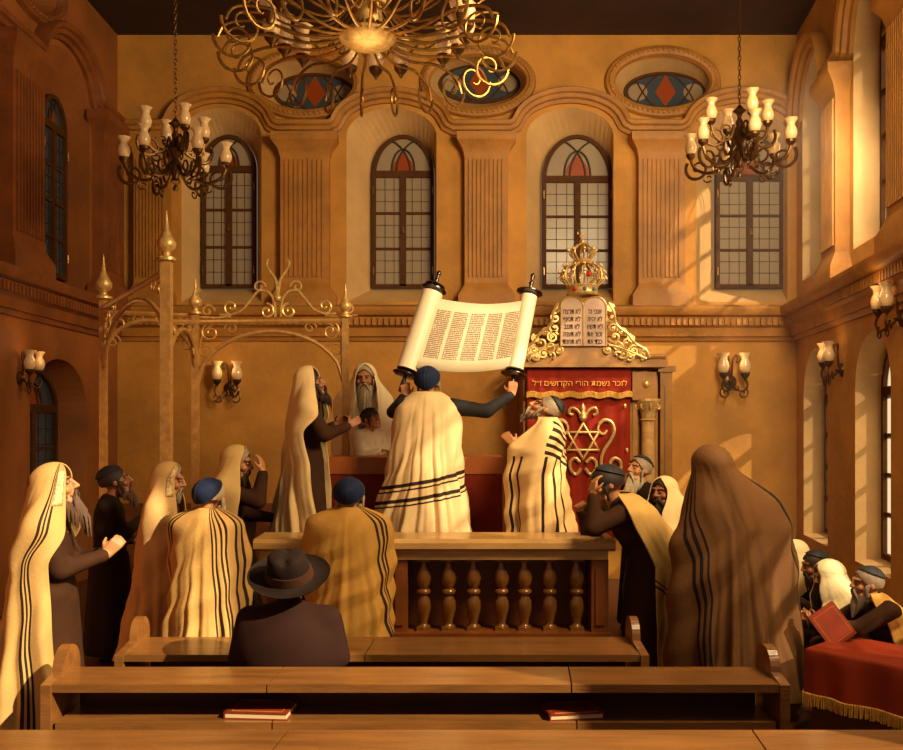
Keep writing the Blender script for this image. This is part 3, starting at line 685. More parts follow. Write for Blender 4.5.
def ironspan(a, b, drop, label=None, crest=False, rise=0):
    a = Vector(a); b = Vector(b); d = (b-a); L = Vector((d.x, d.y, 0)).length; ex = Vector((d.x, d.y, 0)).normalized(); n = 20
    W = lambda s, z: a+ex*s+Z3*(z+(b.z-a.z)*s/L)
    mb = MB(); mb.tube([W(0, -.03), W(L, -.03)], .028, 6)
    arc = [W(L*i/n, -drop+drop*.82*math.sqrt(max(0, 1-(2*i/n-1)**2))) for i in range(n+1)]
    mb.tube(arc, .024, 7); o = mb.build('arch_bar', M['gilt'], e, smooth=50)
    for sg, s0 in ((1, 0), (-1, L)):
        mb = MB()
        ex2 = ex*sg; c = lambda s, z: W(s0+sg*s, z)
        k = min(1, drop/.55)
        mb.tube(spiral(c(.16*k, -.14*k), .1*k, .02, PI*.6, PI*.6+2*PI*1.3, ex2, Z3, 24), .012, 6)
        mb.tube(spiral(c(.1*k, -.34*k), .08*k, .015, 0, 2*PI*1.3, ex2, Z3, 24), .012, 6)
        mb.tube(spiral(c(.38*k, -.1*k), .07*k, .015, PI, -PI*1.4, ex2, Z3, 20), .01, 6)
        mb.tube(catmull([c(.04*k, -.5*k), c(.06*k, -.2*k), c(.2*k, -.05*k), c(.5*k, -.03*k)], 6), .01, 6)
        mb.build('scroll', M['gilt'], e, smooth=50)
    return W, L
ironspan(posts['a']-Z3*.05, posts['b']-Z3*.05, .75)
ironspan(posts['a']-Z3*.1, posts['c']+Z3*.02, .55)
ironspan(posts['b']-Z3*.5, posts['c']-Z3*.05, .55)
W, L = ironspan(posts['c']-Z3*.05, posts['d']-Z3*.0, .75)
mb = MB()
for sg in (-1, 1):
    m_ = L/2+.08
    S = lambda s, z: W(m_+sg*s, z)
    mb.tube(catmull([S(.03, .02), S(.04, .18), S(.1, .28), S(.2, .3), S(.28, .22), S(.38, .1), S(.5, .05), S(.62, .05)], 6), .014, 6)
    mb.tube(spiral(S(.12, .08), .085, .015, PI*.5, PI*.5+2*PI*1.3, X3*sg, Z3, 24), .014, 6)
    mb.tube(spiral(S(.2, .34), .07, .012, PI, -PI*1.3, X3*sg, Z3, 24), .012, 6)
    mb.tube(spiral(S(.5, .13), .08, .012, -PI*.5, PI*1.9, X3*sg, Z3, 24), .012, 6)
    mb.tube(spiral(S(.75, .09), .075, .012, PI, -PI*1.4, X3*sg, Z3, 24), .012, 6)
    mb.tube(catmull([S(.5, .03), S(.62, .02), S(.72, .02), S(.85, .03)], 5), .01, 6)
    mb.tube(catmull([S(0, .2), S(.02, .4), S(.08, .5), S(.12, .58), S(.1, .64)], 5), [lerp(.018, .008, i/20) for i in range(21)], 6)
mb.ball(W(L/2+.08, .22), .04)
mb.build('crest', M['gold'], e, smooth=50)

# ------------------------------------------------------------ pews
def pew(label, X0, X1, D0, D1, zt, armh, shelf, cuts, floor_z=0, ends=True):
    e = empty('wooden_pew', ((X0+X1)/2, D0, 0), label=label, cat='pew', group='wooden pews in rows')
    def pp(mb, name, m, **k): o = mb.build(name, m, e, **k); rel(o, e.location); return o
    xs = [X0]+cuts+[X1]
    for i in range(len(xs)-1):
        a = xs[i]+(.004 if i else 0); b = xs[i+1]-(.004 if i < len(xs)-2 else 0); sk = .03
        mb = MB(); mb.rings([[Vector((a-(sk if i else 0), D0, z)), Vector((b-(sk if i < len(xs)-2 else 0), D0, z)), Vector((b, D1, z)), Vector((a, D1, z))] for z in (zt-.045, zt-.004, zt)]); pp(mb, 'top_board', M['wood'])
    mb = MB(); mb.box((X0+.03, D1-.05, 0.05), (X1-.03, D1-.01, zt-.046)); pp(mb, 'back_panel', M['wood_dark'])
    if shelf:
        mb = MB(); mb.box((X0+.03, D1-.008, .36), (X1-.03, D1+.14, .40)); pp(mb, 'seat_board', M['wood'])
        for i in range(len(xs)-1):
            mb = MB(); mb.box((xs[i]+.004 if i else X0+.02, D0+.0, shelf-.05), (xs[i+1]-.004 if i < len(xs)-2 else X1-.02, D1-.052, shelf)); pp(mb, 'shelf_board', M['wood'])
    if ends:
        for x, sx in ((X0, -1), (X1, 1)):
            w_ = .055; mb = MB(); yc = (D0+D1)/2; r = .13; 
            pts = [(D0-.015, 0), (D1+.03, 0), (D1+.03, zt+armh-r)]+[(yc+.05+(r+.0)*math.cos(PI*i/12), zt+armh-r+r*math.sin(PI*i/12)) for i in range(13)]+[(D0-.015, zt-.02)]
            pts = [(D0-.015, 0), (D1+.03, 0), (D1+.03, zt+armh-r*.7)]+[(D1+.03-r+r*math.cos(PI*i/12), zt+armh-r*.7+r*math.sin(PI*i/12)) for i in range(1, 13)]+[(D1+.03-2*r, zt+.03), (D0-.015, zt+.0)]
            mb.rings([[Vector((x+(0 if sx > 0 else -w_), y, z)) for y, z in pts], [Vector((x+(w_ if sx > 0 else 0), y, z)) for y, z in pts]]); pp(mb, 'end_panel', M['wood'])
    return e
pew('long wooden pew in front with two books on its lower shelf', bx(52, 5.0), bx(780, 5.0), 5.0, 5.36,   .63, .12, .42, [bx(276, 5.1), bx(575, 5.1)])
pew('shorter wooden pew farther back, just before the balustrade', bx(124, 5.94), bx(641, 5.94), 5.94, 6.43,   .55, .13, None, [bx(372, 6.1)])
pew('nearest wooden pew ledge along the bottom of the photo', -2.5, 2.6, 3.95, 4.27, .63, .2, None, [bx(282, 4.1), bx(765, 4.1)], ends=True)
def book(name, loc, rz, sz, label, tilt=0):
    e = empty(name, loc, rz, label=label, cat='book', group='books on the front pew shelf' if 'shelf' in label else None); a, b, h = sz
    mb = MB(); mb.box((-a/2, -b/2, 0), (a/2, b/2, .006)); mb.box((-a/2, -b/2, h-.006), (a/2, b/2, h)); mb.box((-a/2-.004, -b/2, 0), (-a/2+.004, b/2, h)); mb.build('cover', M['bookred'], e)
    mb = MB(); mb.box((-a/2+.004, -b/2+.006, .006), (a/2-.008, b/2-.006, h-.006)); mb.build('pages', M['paper'], e); 
    mb = MB(); mb.tube([(-a*.4, -b*.4, h), (a*.4, -b*.4, h), (a*.4, b*.4, h), (-a*.4, b*.4, h)], .0015, 4, closed=True); mb.build('cover_rule', M['goldtext'], e)
    return e
book('book', (bx(262, 5.15), 5.16, .421), -.08, (.36, .24, .04), 'red covered book lying on the front pew shelf, left one')
book('book', (bx(573, 5.15), 5.15, .421), .12, (.31, .23, .035), 'brown covered book lying on the front pew shelf, right one')

# red covered table at the right
TBL = 1.35; TBW = .55
e = empty('red_table', (2.36, 6.0, 0), -math.radians(49), label='long low table under a red cloth with gold fringe at the right edge', cat='table')
mb = MB(); mb.box((.03, .03, .0), (TBL-.03, TBW-.03, .55)); mb.build('table_body', M['wood_dark'], e)
mb = MB(); R = []
def trect(g): return [(-g, -g), (TBL+g, -g), (TBL+g, TBW+g), (-g, TBW+g), (-g, -g)]
def tedge(t, z, f, g=.0):
    q = int(t) % 4; u = t-int(t); c = trect(g); x = lerp(c[q][0], c[q+1][0], u); y = lerp(c[q][1], c[q+1][1], u); n_ = [(0,-1),(1,0),(0,1),(-1,0)][q]
    ww = .5*(1+math.sin(t*29+1.5*math.sin(t*7)))*f*min(1, 6*u*(1-u)); return Vector((x+n_[0]*ww, y+n_[1]*ww, z))
for z, f, g in ((.585, 0, -.012), (.578, 0, .0), (.56, .006, .004), (.5, .02, .004), (.42, .03, .004), (.34, .038, .006), (.27, .045, .008)):
    R.append([tedge(k/60*2, z, f, g) if 0 else tedge(k/240*4, z, f, g) for k in range(240)])
mb.rings(R); cl = mb.build('red_cloth', M['redtable'], e, smooth=50)
mb = MB()
for k in range(380):
    t = k/380*4; a = tedge(t, .285, .045, .012); b = tedge(t, .215, .045, .014)+Vector((random.uniform(-.004,.004), 0, random.uniform(-.006,.006))); mb.cap(a, .008, b, .006, 5)
mb.build('fringe', M['fringe'], cl)

# ------------------------------------------------------------ people
def remesh(mb, name, m, parent, vox, smooth=3):
    me = bpy.data.meshes.new(name); me.from_pydata(mb.v, [], mb.f)
    t = bpy.data.objects.new('t', me); COL.objects.link(t)
    r = t.modifiers.new('r', 'REMESH'); r.mode = 'VOXEL'; r.voxel_size = vox; r.use_smooth_shade = True
    s = t.modifiers.new('s', 'SMOOTH'); s.factor = .5; s.iterations = smooth
    out = bpy.data.meshes.new_from_object(t.evaluated_get(bpy.context.evaluated_depsgraph_get()))
    bpy.data.objects.remove(t); out.name = name; out.materials.clear(); out.materials.append(m)
    out.polygons.foreach_set('use_smooth', [True]*len(out.polygons))
    o = bpy.data.objects.new(name, out); COL.objects.link(o); o.parent = parent; return o
def ik(a, c, l1, l2, pole):
    a = Vector(a); c = Vector(c); d = c-a; L = min(d.length, (l1+l2)*.995); dn = d.normalized(); c = a+dn*L
    k = (l1*l1-l2*l2+L*L)/(2*L); h = math.sqrt(max(l1*l1-k*k, 0)); pl = Vector(pole); pl = (pl-dn*pl.dot(dn)).normalized()
    return a+dn*k+pl*h, c
def hand(mb, w, d, nrm, side, curl=.5, spread=.0):
    """w wrist, d finger direction, nrm palm normal, side: +1 thumb towards d x nrm"""
    d = Vector(d).normalized(); nrm = Vector(nrm); nrm = (nrm-d*nrm.dot(d)).normalized(); t = d.cross(nrm)*side
    for k in (-.03, -.01, .01, .03): mb.cap(w+t*k*.6, .017, w+d*.085+t*k, .0135, 8)
    for i, (k, L) in enumerate(((.031, .068), (.0105, .078), (-.0105, .072), (-.031, .055))):
        p = w+d*.088+t*k; dd = (d+t*k*(1+spread*12)).normalized(); r = .0098
        for j, (f, c) in enumerate(((.42, .55), (.32, 1.3), (.26, 1.9))):
            ang = curl*c*1.0; v = dd*math.cos(ang)+nrm*math.sin(ang); q = p+v*L*f; mb.cap(p, r, q, r*.92, 8); p = q; r *= .92
    p = w+d*.02+t*.026; v = (d*.75+t*.8+nrm*.3).normalized(); q = p+v*.042; mb.cap(p, .014, q, .0115, 8); v = (d*.9+t*.35+nrm*(.2+curl*.6)).normalized(); mb.cap(q, .0115, q+v*.038, .009, 8)
def rotY(a): return Matrix.Rotation(a, 3, 'Y')
def person(label, loc, yaw, h=1.75, side=0, ground_seat=False, tuck=False, lean=0, headp=0, heady=0, headr=0, armR=None, armL=None, skin='skin', coat='coat',
           hair='hair_gr', beard=None, cap=None, shawl=None, group=None, age=0, widen=1.0, coatlen=True, stoop=0, nose=1.0, eyes=True, hairfull=False, hat=False, neckband=None):
    s = h/1.75
    e = empty('person', loc, yaw, (s*widen, s*widen, s), label=label, cat='person')
    if group: e['group'] = group
    ph = .50 if ground_seat else .95
    Rl = rotY(lean); Pv = Vector((0, 0, ph)); T = lambda x, y, z: Pv+Rl@Vector((x, y, z-.95))
    Nk = T(.0, 0, 1.46); hc = T(.03, 0, 1.46)+(rotY(lean*.5)@Vector((.015+stoop, side, .150)))
    RH = Matrix.Rotation(heady, 3, 'Z')@rotY(-headp+lean*.3)@Matrix.Rotation(headr, 3, 'X')
    Hd = lambda x, y, z: hc+RH@Vector((x*1.08, y*1.08, z*1.08)); qh = RH.to_quaternion()
    sh = {1: T(-.01, -.185, 1.40), -1: T(-.01, .185, 1.40)}   # 1 = right (local -y)
    arms = {}
    for sd, sp in ((1, armR), (-1, armL)):
        sp = sp or dict(w=(.24, .12, -.2)); w = Vector(sp['w']); w = Vector((w.x, (w.y if sd == 1 else -w.y), w.z))
        pole = Vector(sp.get('pole', (-.3, -.5, -1))); pole = Vector((pole.x, pole.y if sd == 1 else -pole.y, pole.z))
        el, wr = ik(sh[sd], sh[sd]+w, .29, .26, pole); dr_ = Vector(sp.get('d', (0, 0, 0)))
        dr_ = Vector((dr_.x, dr_.y if sd == 1 else -dr_.y, dr_.z)) if dr_.length else (wr-el).normalized()
        nm = Vector(sp.get('n', (0, 1, 0))); nm = Vector((nm.x, nm.y if sd == 1 else -nm.y, nm.z))
        arms[sd] = (el, wr, dr_, nm, sp.get('curl', .45))
    hips = {sd: Pv+Vector((0, -.1*sd, -.03)) for sd in (1, -1)}
    if ground_seat: kn = {sd: Vector((.43, -.13*sd, .50)) for sd in (1, -1)}; ak = {sd: Vector((.43, -.12*sd, .07)) for sd in (1, -1)}
    else: kn = {sd: Vector((.02, -.1*sd, .5)) for sd in (1, -1)}; ak = {sd: Vector((-.01, -.1*sd, .08)) for sd in (1, -1)}
    if tuck: kn = {sd: Vector((.2, -.13*sd, .44)) for sd in (1, -1)}; ak = {sd: Vector((.12, -.12*sd, .07)) for sd in (1, -1)}
    # body: one surface
    mb = MB()
    mb.ball(Hd(-.01, 0, .03), (.098, .078, .1), 16, 11, qh); mb.ball(Hd(.03, 0, -.03), (.066, .062, .085), 14, 9, qh)
    mb.cap(Hd(.05, -.03, -.085), .03, Hd(.065, 0, -.1), .028); mb.cap(Hd(.05, .03, -.085), .03, Hd(.065, 0, -.1), .028)
    mb.cap(Hd(.088, 0, .03), .0125, Hd(.112*nose, 0, -.018), .0155); mb.cap(Hd(.1, -.013, -.024), .0105, Hd(.1, .013, -.024), .0105)
    for y in (-1, 1):
        mb.cap(Hd(.083, y*.012, .038), .012, Hd(.072, y*.05, .04), .012); mb.ball(Hd(.06, y*.042, -.025), .029, 8, 6)
        mb.ball(Hd(-.005, y*.08, -.0), (.022, .012, .034), 10, 7, qh)
    mb.cap(Hd(.086, -.018, -.052), .008, Hd(.086, .018, -.052), .008); mb.cap(Hd(.084, -.015, -.066), .009, Hd(.084, .015, -.066), .009)
    mb.cap(Nk+Vector((0, 0, -.06)), .062, Hd(-.02, 0, -.06), .055)
    mb.cap(T(0, -.09, 1.36), .1, T(0, .09, 1.36), .1); mb.cap(T(0, -.08, 1.2), .11, T(0, .08, 1.2), .11); mb.cap(T(0, -.07, .98), .12, T(0, .07, .98), .12); mb.cap(T(0, 0, 1.3), .12, T(0, 0, 1.0), .12)
    for sd in (1, -1):
        el, wr, d_, n_, cu = arms[sd]
        mb.cap(T(0, -.1*sd, 1.41), .06, sh[sd], .057); mb.cap(sh[sd], .052, el, .04); mb.cap(el, .04, wr, .027)
        hand(mb, wr, d_, n_, sd, cu)
        mb.cap(hips[sd], .085, kn[sd], .055); mb.cap(kn[sd], .055, ak[sd], .038); mb.cap(ak[sd]-Vector((.02, 0, .03)), .035, ak[sd]+Vector((.13, 0, -.045)), .027)
    body = remesh(mb, 'body', M[skin], e, .0075, 2)
    if eyes:
        for y in (-1, 1):
            mb = MB(); mb.ball(Hd(.079, y*.031, .014), .0125, 10, 7); ey = mb.build('eye', M['eye'], e, smooth=True)
            mb = MB(); mb.ball(Hd(.0865, y*.031, .015), .0065, 8, 6); mb.build('pupil', M['pupil'], ey, smooth=True)
    for sd in (1, -1):
        mb = MB(); mb.cap(ak[sd]-Vector((.03, 0, .03)), .045, ak[sd]+Vector((.14, 0, -.038)), .038); mb.build('shoe', M['shoe'], e, smooth=True)
    # coat
    mb = MB()
    mb.cap(T(0, -.1, 1.36), .115, T(0, .1, 1.36), .115); mb.cap(T(0, -.09, 1.2), .13, T(0, .09, 1.2), .13); mb.cap(T(0, -.08, .98), .14, T(0, .08, .98), .14); mb.cap(T(-.01, 0, 1.36), .12, T(-.01, 0, 1.45), .07)
    mb.cap(T(0, -.05, 1.3), .13, T(0, -.05, .95), .13); mb.cap(T(0, .05, 1.3), .13, T(0, .05, .95), .13)
    if hat: mb.ball(T(-.02, 0, 1.16), (.17, .27, .33), 24, 16); mb.ball(T(-.02, 0, 1.3), (.13, .25, .17), 24, 14); mb.cap(T(-.02, 0, 1.38), .12, T(-.01, 0, 1.5), .07)
    torso = MB(); torso.v = list(mb.v); torso.f = list(mb.f)
    for sd in (1, -1):
        el, wr, *_ = arms[sd]; v = wr-el
        mb.cap(T(0, -.05*sd, 1.42), .085, sh[sd], .085); mb.cap(T(-.01, -.06*sd, 1.33), .115, T(-.01, -.13*sd, 1.33), .1); mb.cap(sh[sd], .088, el, .07); mb.cap(el, .072, el+v*.93, .047)
        mb.cap(el+v*.35, .055, el+v*.9, .052)
    if ground_seat:
        for sd in (1, -1): mb.cap(hips[sd], .12, kn[sd], .09); mb.cap(kn[sd], .09, ak[sd]+Vector((0, 0, .05)), .065)
    elif coatlen:
        R = []
        for i in range(9):
            z = lerp(ph, .08, i/8); r1 = lerp(.15, .2, i/8); r2 = lerp(.21, .26, i/8)
            R.append([Vector((r1*math.cos(2*PI*k/30)*(1+.05*math.sin(7*2*PI*k/30)*i/8), r2*math.sin(2*PI*k/30)*(1+.05*math.sin(7*2*PI*k/30)*i/8), z)) for k in range(30)])
        mb.rings(R); torso.rings(R)
    ct = remesh(mb, 'coat', M[coat], e, .016, 45 if hat else 18)
    # hair
    rnd = random.Random(hash(label) % 9973 if 0 else sum(map(ord, label)))
    if hair:
        mb = MB(); R = []
        for i in range(13):
            th = PI*(.02+.62*i/12); ring = []
            for k in range(28):
                a = 2*PI*k/28; fr = max(0, math.cos(a))
                t2 = th*(1-.52*fr**1.5) if not hairfull else th*(1-.38*fr**2)
                j = 1+.035*noise.noise(Vector((a*3, th*6, rnd.random()*0+len(label))))
                ring.append(Hd(-.012+.108*j*math.sin(t2)*math.cos(a), .09*j*math.sin(t2)*math.sin(a), .03+.109*j*math.cos(t2)))
            R.append(ring)
        mb.rings(R); 
        for y in (-1, 1):    # side locks
            for q in range(3): mb.cap(Hd(.02+q*.008, y*.082, .0-q*.005), .012, Hd(.03, y*.08, -.075-q*.012), .007, 6)
        for y in (-1, 1): mb.cap(Hd(.095, y*.015, .037), .0055, Hd(.083, y*.05, .038), .004, 6)
        mb.build('hair', M[hair], e, smooth=60)
    if beard:
        L, m_ = beard; mb = MB(); down = Vector((0, 0, -1))
        for q in range(90):
            a = rnd.uniform(-1, 1); rr = rnd.random()
            st = Hd(.075-.07*abs(a)**1.6+.01*rr, a*.066, -.04-.055*(1-abs(a))*rnd.random()-.02)
            fw = (RH@Vector((.35*(1-abs(a)), a*.25, -.75))).normalized(); fw = (fw+down*.45).normalized()
            l = L*(1-.55*abs(a))*rnd.uniform(.7, 1.05); r = rnd.uniform(.009, .015)
            sw = Vector((rnd.uniform(-.12, .12), rnd.uniform(-.12, .12), 0))
            p1 = st+fw*l*.5+sw*.04; p2 = st+(fw*.6+down*.4).normalized()*l-Vector((0, (st.y-hc.y)*.55, 0))+sw*.2*l
            mb.tube([st, p1, p2], [r, r*.9, .002], 5)
        for y in (-1, 1): 
            for q in range(5): mb.tube([Hd(.1, y*.004, -.038), Hd(.098, y*(.02+q*.003), -.045-q*.004), Hd(.078, y*(.045+q*.003), -.085-q*.01)], [.007, .0085, .002], 5)
        mb.build('beard', M[m_], e, smooth=70)
    if cap:
        mb = MB(); R = []; RT = Matrix.Rotation(-cap[1]*(.95 if cap[0] == 'blue' else .7), 3, 'Y'); big = .88 if cap[0] == 'blue' else .62
        for i in range(9):
            th = PI*.5*(.02+big*i/8); ring = []
            for k in range(28):
                v = RT@Vector((math.sin(th)*math.cos(2*PI*k/28), math.sin(th)*math.sin(2*PI*k/28), math.cos(th)))
                ring.append(Hd(-.012+.1165*v.x, .0985*v.y, .03+.1175*v.z))
            R.append(ring)
        mb.rings(R); kp = mb.build('kippah', M[cap[0]], e, smooth=60)
        b = MB(); b.tube(R[8], .004, 5, closed=True); b.tube([R[i][7] for i in range(9)], .0025, 4); b.tube([R[i][21] for i in range(9)], .0025, 4); b.tube([R[i][14] for i in range(9)], .0025, 4); b.tube([R[i][0] for i in range(9)], .0025, 4); b.build('seam', M['blackcap'], kp)
    if hat:
        mb = MB(); R = []
        for r, z in ((.03, .215), (.065, .22), (.088, .2), (.1, .12), (.112, .05), (.12, .045), (.15, .03), (.185, .038), (.198, .05), (.19, .036), (.15, .018), (.11, .028), (.09, .03)):
            R.append([Hd(-.01+(r*1.02)*math.cos(2*PI*k/36), r*.95*math.sin(2*PI*k/36), .03+z+(.02*math.sin(2*PI*k/36)**2 if r > .14 else 0)-(.03*math.exp(-(math.sin(2*PI*k/36)/.4)**2) if z > .19 else 0)) for k in range(36)])
        mb.rings(R); ht = mb.build('hat', M['felt'], e, smooth=60)
        mb = MB(); mb.rings([[Hd(-.01+r*1.03*math.cos(2*PI*k/36), r*.96*math.sin(2*PI*k/36), .03+z) for k in range(36)] for r, z in ((.116, .05), (.108, .105), (.1, .105), (.11, .05))], cap=False); mb.build('hat_band', M['felt_band'], ht, smooth=60)
    if shawl: drape_shawl(e, shawl, body, ct, torso, hc, RH, Nk, Pv, T, s)
    return e
def interp(tab, v):
    if v <= tab[0][0]: return tab[0][1]
    for (a, x), (b, y) in zip(tab, tab[1:]):
        if v <= b: t = (v-a)/(b-a); t = t*t*(3-2*t); return lerp(x, y, t)
    return tab[-1][1]
def drape_shawl(e, S, body, ct, torso, hc, RH, Nk, Pv, T, s):
    hood = S.get('hood', False); NU, NV = 104, 84; rnd = random.Random(S.get('seed', 1))
    vs = []; fs = []
    if S.get('arms', True):
        for o in (ct,): off = len(vs); vs += [v.co.copy() for v in o.data.vertices]; fs += [tuple(i+off for i in p.vertices) for p in o.data.polygons]
    else: vs = [Vector(v) for v in torso.v]; fs = list(torso.f)
    if hood:
        b = MB(); q = RH.to_quaternion(); b.ball(hc+RH@Vector((-.01, 0, .03)), (.108, .09, .108), 16, 11, q); off = len(vs); vs += [Vector(v) for v in b.v]; fs += [tuple(i+off for i in f) for f in b.f]
    b = MB(); b.cap(Nk-Vector((0, 0, .08)), .075, hc-Vector((0, 0, .03)), .06); off = len(vs); vs += [Vector(v) for v in b.v]; fs += [tuple(i+off for i in f) for f in b.f]
    bv = BVHTree.FromPolygons(vs, fs)
    hem = S.get('hem', .12); opn = S['open']; ctr = S.get('turn', 0)
    top = hc.z+.03; ch = T(0, 0, 1.25); VH = .16 if hood else 0
    tilt = S.get('tilt', .55); pole = RH@Vector((math.sin(tilt), 0, math.cos(tilt))); mg = S.get('margin', .022); rmax = S.get('rmax', .42)
    Z0 = top if hood else Nk.z+S.get('collar', .07)
    C = []; R = []
    for i in range(NV):
        v = i/(NV-1); hv = v < VH
        z = Z0 if hv else lerp(Z0, hem, (v-VH)/(1-VH))
        # ring centre follows head -> chest -> pelvis
        if hood and z > ch.z: t = min(1, (z-ch.z)/max(top-ch.z, .01)); cx = lerp(ch.x, hc.x, t); cy = lerp(0, hc.y, t)
        elif z > Nk.z: t = min(1, (z-Nk.z)/max(top-Nk.z, .01)); cx = lerp(Nk.x, hc.x, t); cy = lerp(Nk.y, hc.y, t)
        elif z > Pv.z: t = (z-Pv.z)/((ch.z if hood else Nk.z)-Pv.z); cx = lerp(Pv.x, ch.x if hood else Nk.x, t); cy = 0
        else: cx, cy = Pv.x, 0
        o_ = math.radians(interp(opn, v)); ring = []; cc = []
        for k in range(NU):
            u = k/(NU-1); a = ctr+lerp(o_, 2*PI-o_, u); hd = Vector((math.cos(a), math.sin(a), 0))
            if hv: t = v/VH; d = (pole*(1-t)**1.0+hd*t).normalized() if t > 0 else pole.copy()
            else: d = hd
            c = Vector((cx, cy, z)); hit = bv.ray_cast(c+d*1.2, -d, 1.2)
            r = (c-hit[0]).length if hit[0] else .03
            ring.append(min(r, rmax)+mg); cc.append((c, d))
        R.append(ring); C.append(cc)
    for i in range(1, NV):
        v = i/(NV-1); slack = .03 if (hood and v < VH) else S.get('slack', .010 if C[i][0][0].z > Nk.z-.02 else .0008)
        for k in range(NU): R[i][k] = max(R[i][k], R[i-1][k]-slack)
    i0 = next(i for i in range(NV) if i/(NV-1) >= VH); i1 = max(i for i in range(NV) if C[i][0][0].z > Pv.z-.1)
    hb = S.get('taut', .97)
    for k in range(NU):
        pts = [(i, R[i][k]) for i in range(i0, i1+1)]; hl_ = []
        for p in pts:
            while len(hl_) > 1 and (hl_[-1][1]-hl_[-2][1])*(p[0]-hl_[-2][0]) <= (p[1]-hl_[-2][1])*(hl_[-1][0]-hl_[-2][0]): hl_.pop()
            hl_.append(p)
        for (a_, ra), (b_, rb) in zip(hl_, hl_[1:]):
            for i in range(a_, b_+1): R[i][k] = lerp(R[i][k], max(R[i][k], lerp(ra, rb, (i-a_)/max(b_-a_, 1))), hb)
    for _ in range(5):
        for i in range(NV):
            r = R[i]; R[i] = [(r[max(k-1, 0)]+r[k]*2+r[min(k+1, NU-1)])/4 for k in range(NU)]
        for k in range(NU):
            col = [R[i][k] for i in range(NV)]
            for i in range(1, NV-1): R[i][k] = (col[i-1]+2*col[i]+col[i+1])/4
    fl = S.get('flare', .05); fd = S.get('flaredir', PI); nf = S.get('folds', 9); fa = S.get('fold', .022); ph = rnd.uniform(0, 6); pul = S.get('pull', 0)
    mb = MB(); V = []
    vb = VH+(1-VH)*(.12 if not hood else .3)
    for i in range(NV):
        v = i/(NV-1); f = max(0, (v-vb)/(1-vb)); f0 = max(0, (v-VH*.6)/(1-VH*.6))
        for k in range(NU):
            u = k/(NU-1); c, d = C[i][k]; a = math.atan2(d.y, d.x); r = R[i][k]
            wv = nf*2*PI*u+ph+1.6*noise.noise(Vector((u*4, v*1.5, ph)))*2
            fo = (1-abs(math.sin(wv/2)))**1.0*1.6-.6+.5*math.sin(wv*1.7+v*2)
            dg = math.sin((u*S.get('dgu', 7)+v*S.get('dgv', 9))*PI+2*noise.noise(Vector((u*3, v*4, ph+5))))
            r += fa*fo*min(1, .3+f*1.0)*f0+.013*(dg*abs(dg)**.5)*min(1, f0*3)*(1-f*.4)+.014*noise.noise(Vector((u*9, v*7, ph)))*f0+fa*.28*math.sin(wv*2.9+v*3+1)*min(1, .2+f)*f0
            r += fl*f**1.3*(1+.8*math.cos(a-fd))
            p = c+d*r
            if S.get('peak'): p += Vector(S['peak'])*math.exp(-(v/(VH*1.7))**2)
            V.append(p)
    if S.get('arc'):   # hem rises toward given angle
        pass
    fcs = [(i*NU+k, i*NU+k+1, (i+1)*NU+k+1, (i+1)*NU+k) for i in range(NV-1) for k in range(NU-1)]
    me = bpy.data.meshes.new('prayer_shawl'); me.from_pydata([tuple(v) for v in V], [], fcs)
    uvl = me.uv_layers.new(name='UVMap')
    for p in me.polygons:
        for li in p.loop_indices:
            vi = me.loops[li].vertex_index; uvl.data[li].uv = ((vi % NU)/(NU-1), 1-(vi//NU)/(NV-1))
    me.polygons.foreach_set('use_smooth', [True]*len(me.polygons)); me.materials.append(S['mat'])
    o = bpy.data.objects.new('prayer_shawl', me); COL.objects.link(o); o.parent = e
    md = o.modifiers.new('s', 'SOLIDIFY'); md.thickness = .008; md.offset = 0
    if S.get('neckband'):
        a, b = S['neckband']; NB2 = MB(); vv = []; ff = []
        cols = range(3, 12) if S.get('bandside', 0) == 0 else range(NU-12, NU-3)
        rows = list(range(int(a*NV), int(b*NV)))
        for i in rows:
            for k in cols:
                c, d = C[i][k]; vv.append(V[i*NU+k]+(V[i*NU+k]-c).normalized()*.009)
        n = len(cols)
        for i in range(len(rows)-1):
            for k in range(n-1): ff.append((i*n+k, i*n+k+1, (i+1)*n+k+1, (i+1)*n+k))
        NB2.add(vv, ff); q = NB2.build('neckband', M['silver'], o, smooth=True); q.modifiers.new('s', 'SOLIDIFY').thickness = .004
    # knotted corner tassels
    mb = MB()
    for k in (2, NU-3):
        p = V[(NV-1)*NU+k]
        for q in range(4): mb.tube([p, p+Vector((rnd.uniform(-.01, .01), rnd.uniform(-.01, .01), -.05)), p+Vector((rnd.uniform(-.02, .02), rnd.uniform(-.02, .02), -.1))], .003, 4)
    mb.build('tassel', S['mat'], o)
    return o
def band(*ps, w=.012): return ps
V_ = lambda ps, w=.011: [(0, 1, p, w) for p in ps]
U_ = lambda ps, w=.009: [(1, 0, p, w) for p in ps]
G = 0.0
def at(px, D, z=0): return ((px-CX)/F*D, D, z)
rad = math.radians
OPEN_FRONT = [(0, 60), (.2, 45), (.5, 28), (1, 40)]

# 1 far left
person('far left man in a cream hooded shawl, long brown beard, hands clasped, gazing up', at(50, 5.78), rad(12), 1.80, headp=rad(18), lean=rad(-2), coat='coat_br', skin='skin', hair='hair_br', beard=(.26, 'hair_br'), widen=1.12,
       armR=dict(w=(.33, .14, -.20), d=(.6, .1, .75), n=(0, 1, 0), curl=.9, pole=(-.2, -.3, -1)), armL=dict(w=(.33, .14, -.20), d=(.6, .1, .75), n=(0, 1, 0), curl=.9, pole=(-.2, -.3, -1)),
       shawl=dict(hood=True, mat=shawl_mat('cream shawl', 'c89c5c', [(1, 0, .90, .006), (1, 0, .882, .004), (1, 0, .865, .006)]), open=[(0, 50), (.16, 55), (.3, 58), (.42, 78), (.6, 76), (1, 66)], flare=.13, folds=7, fold=.034, seed=3, neckband=(.04, .24), bandside=1, tilt=.4, peak=(.02, 0, .01)))
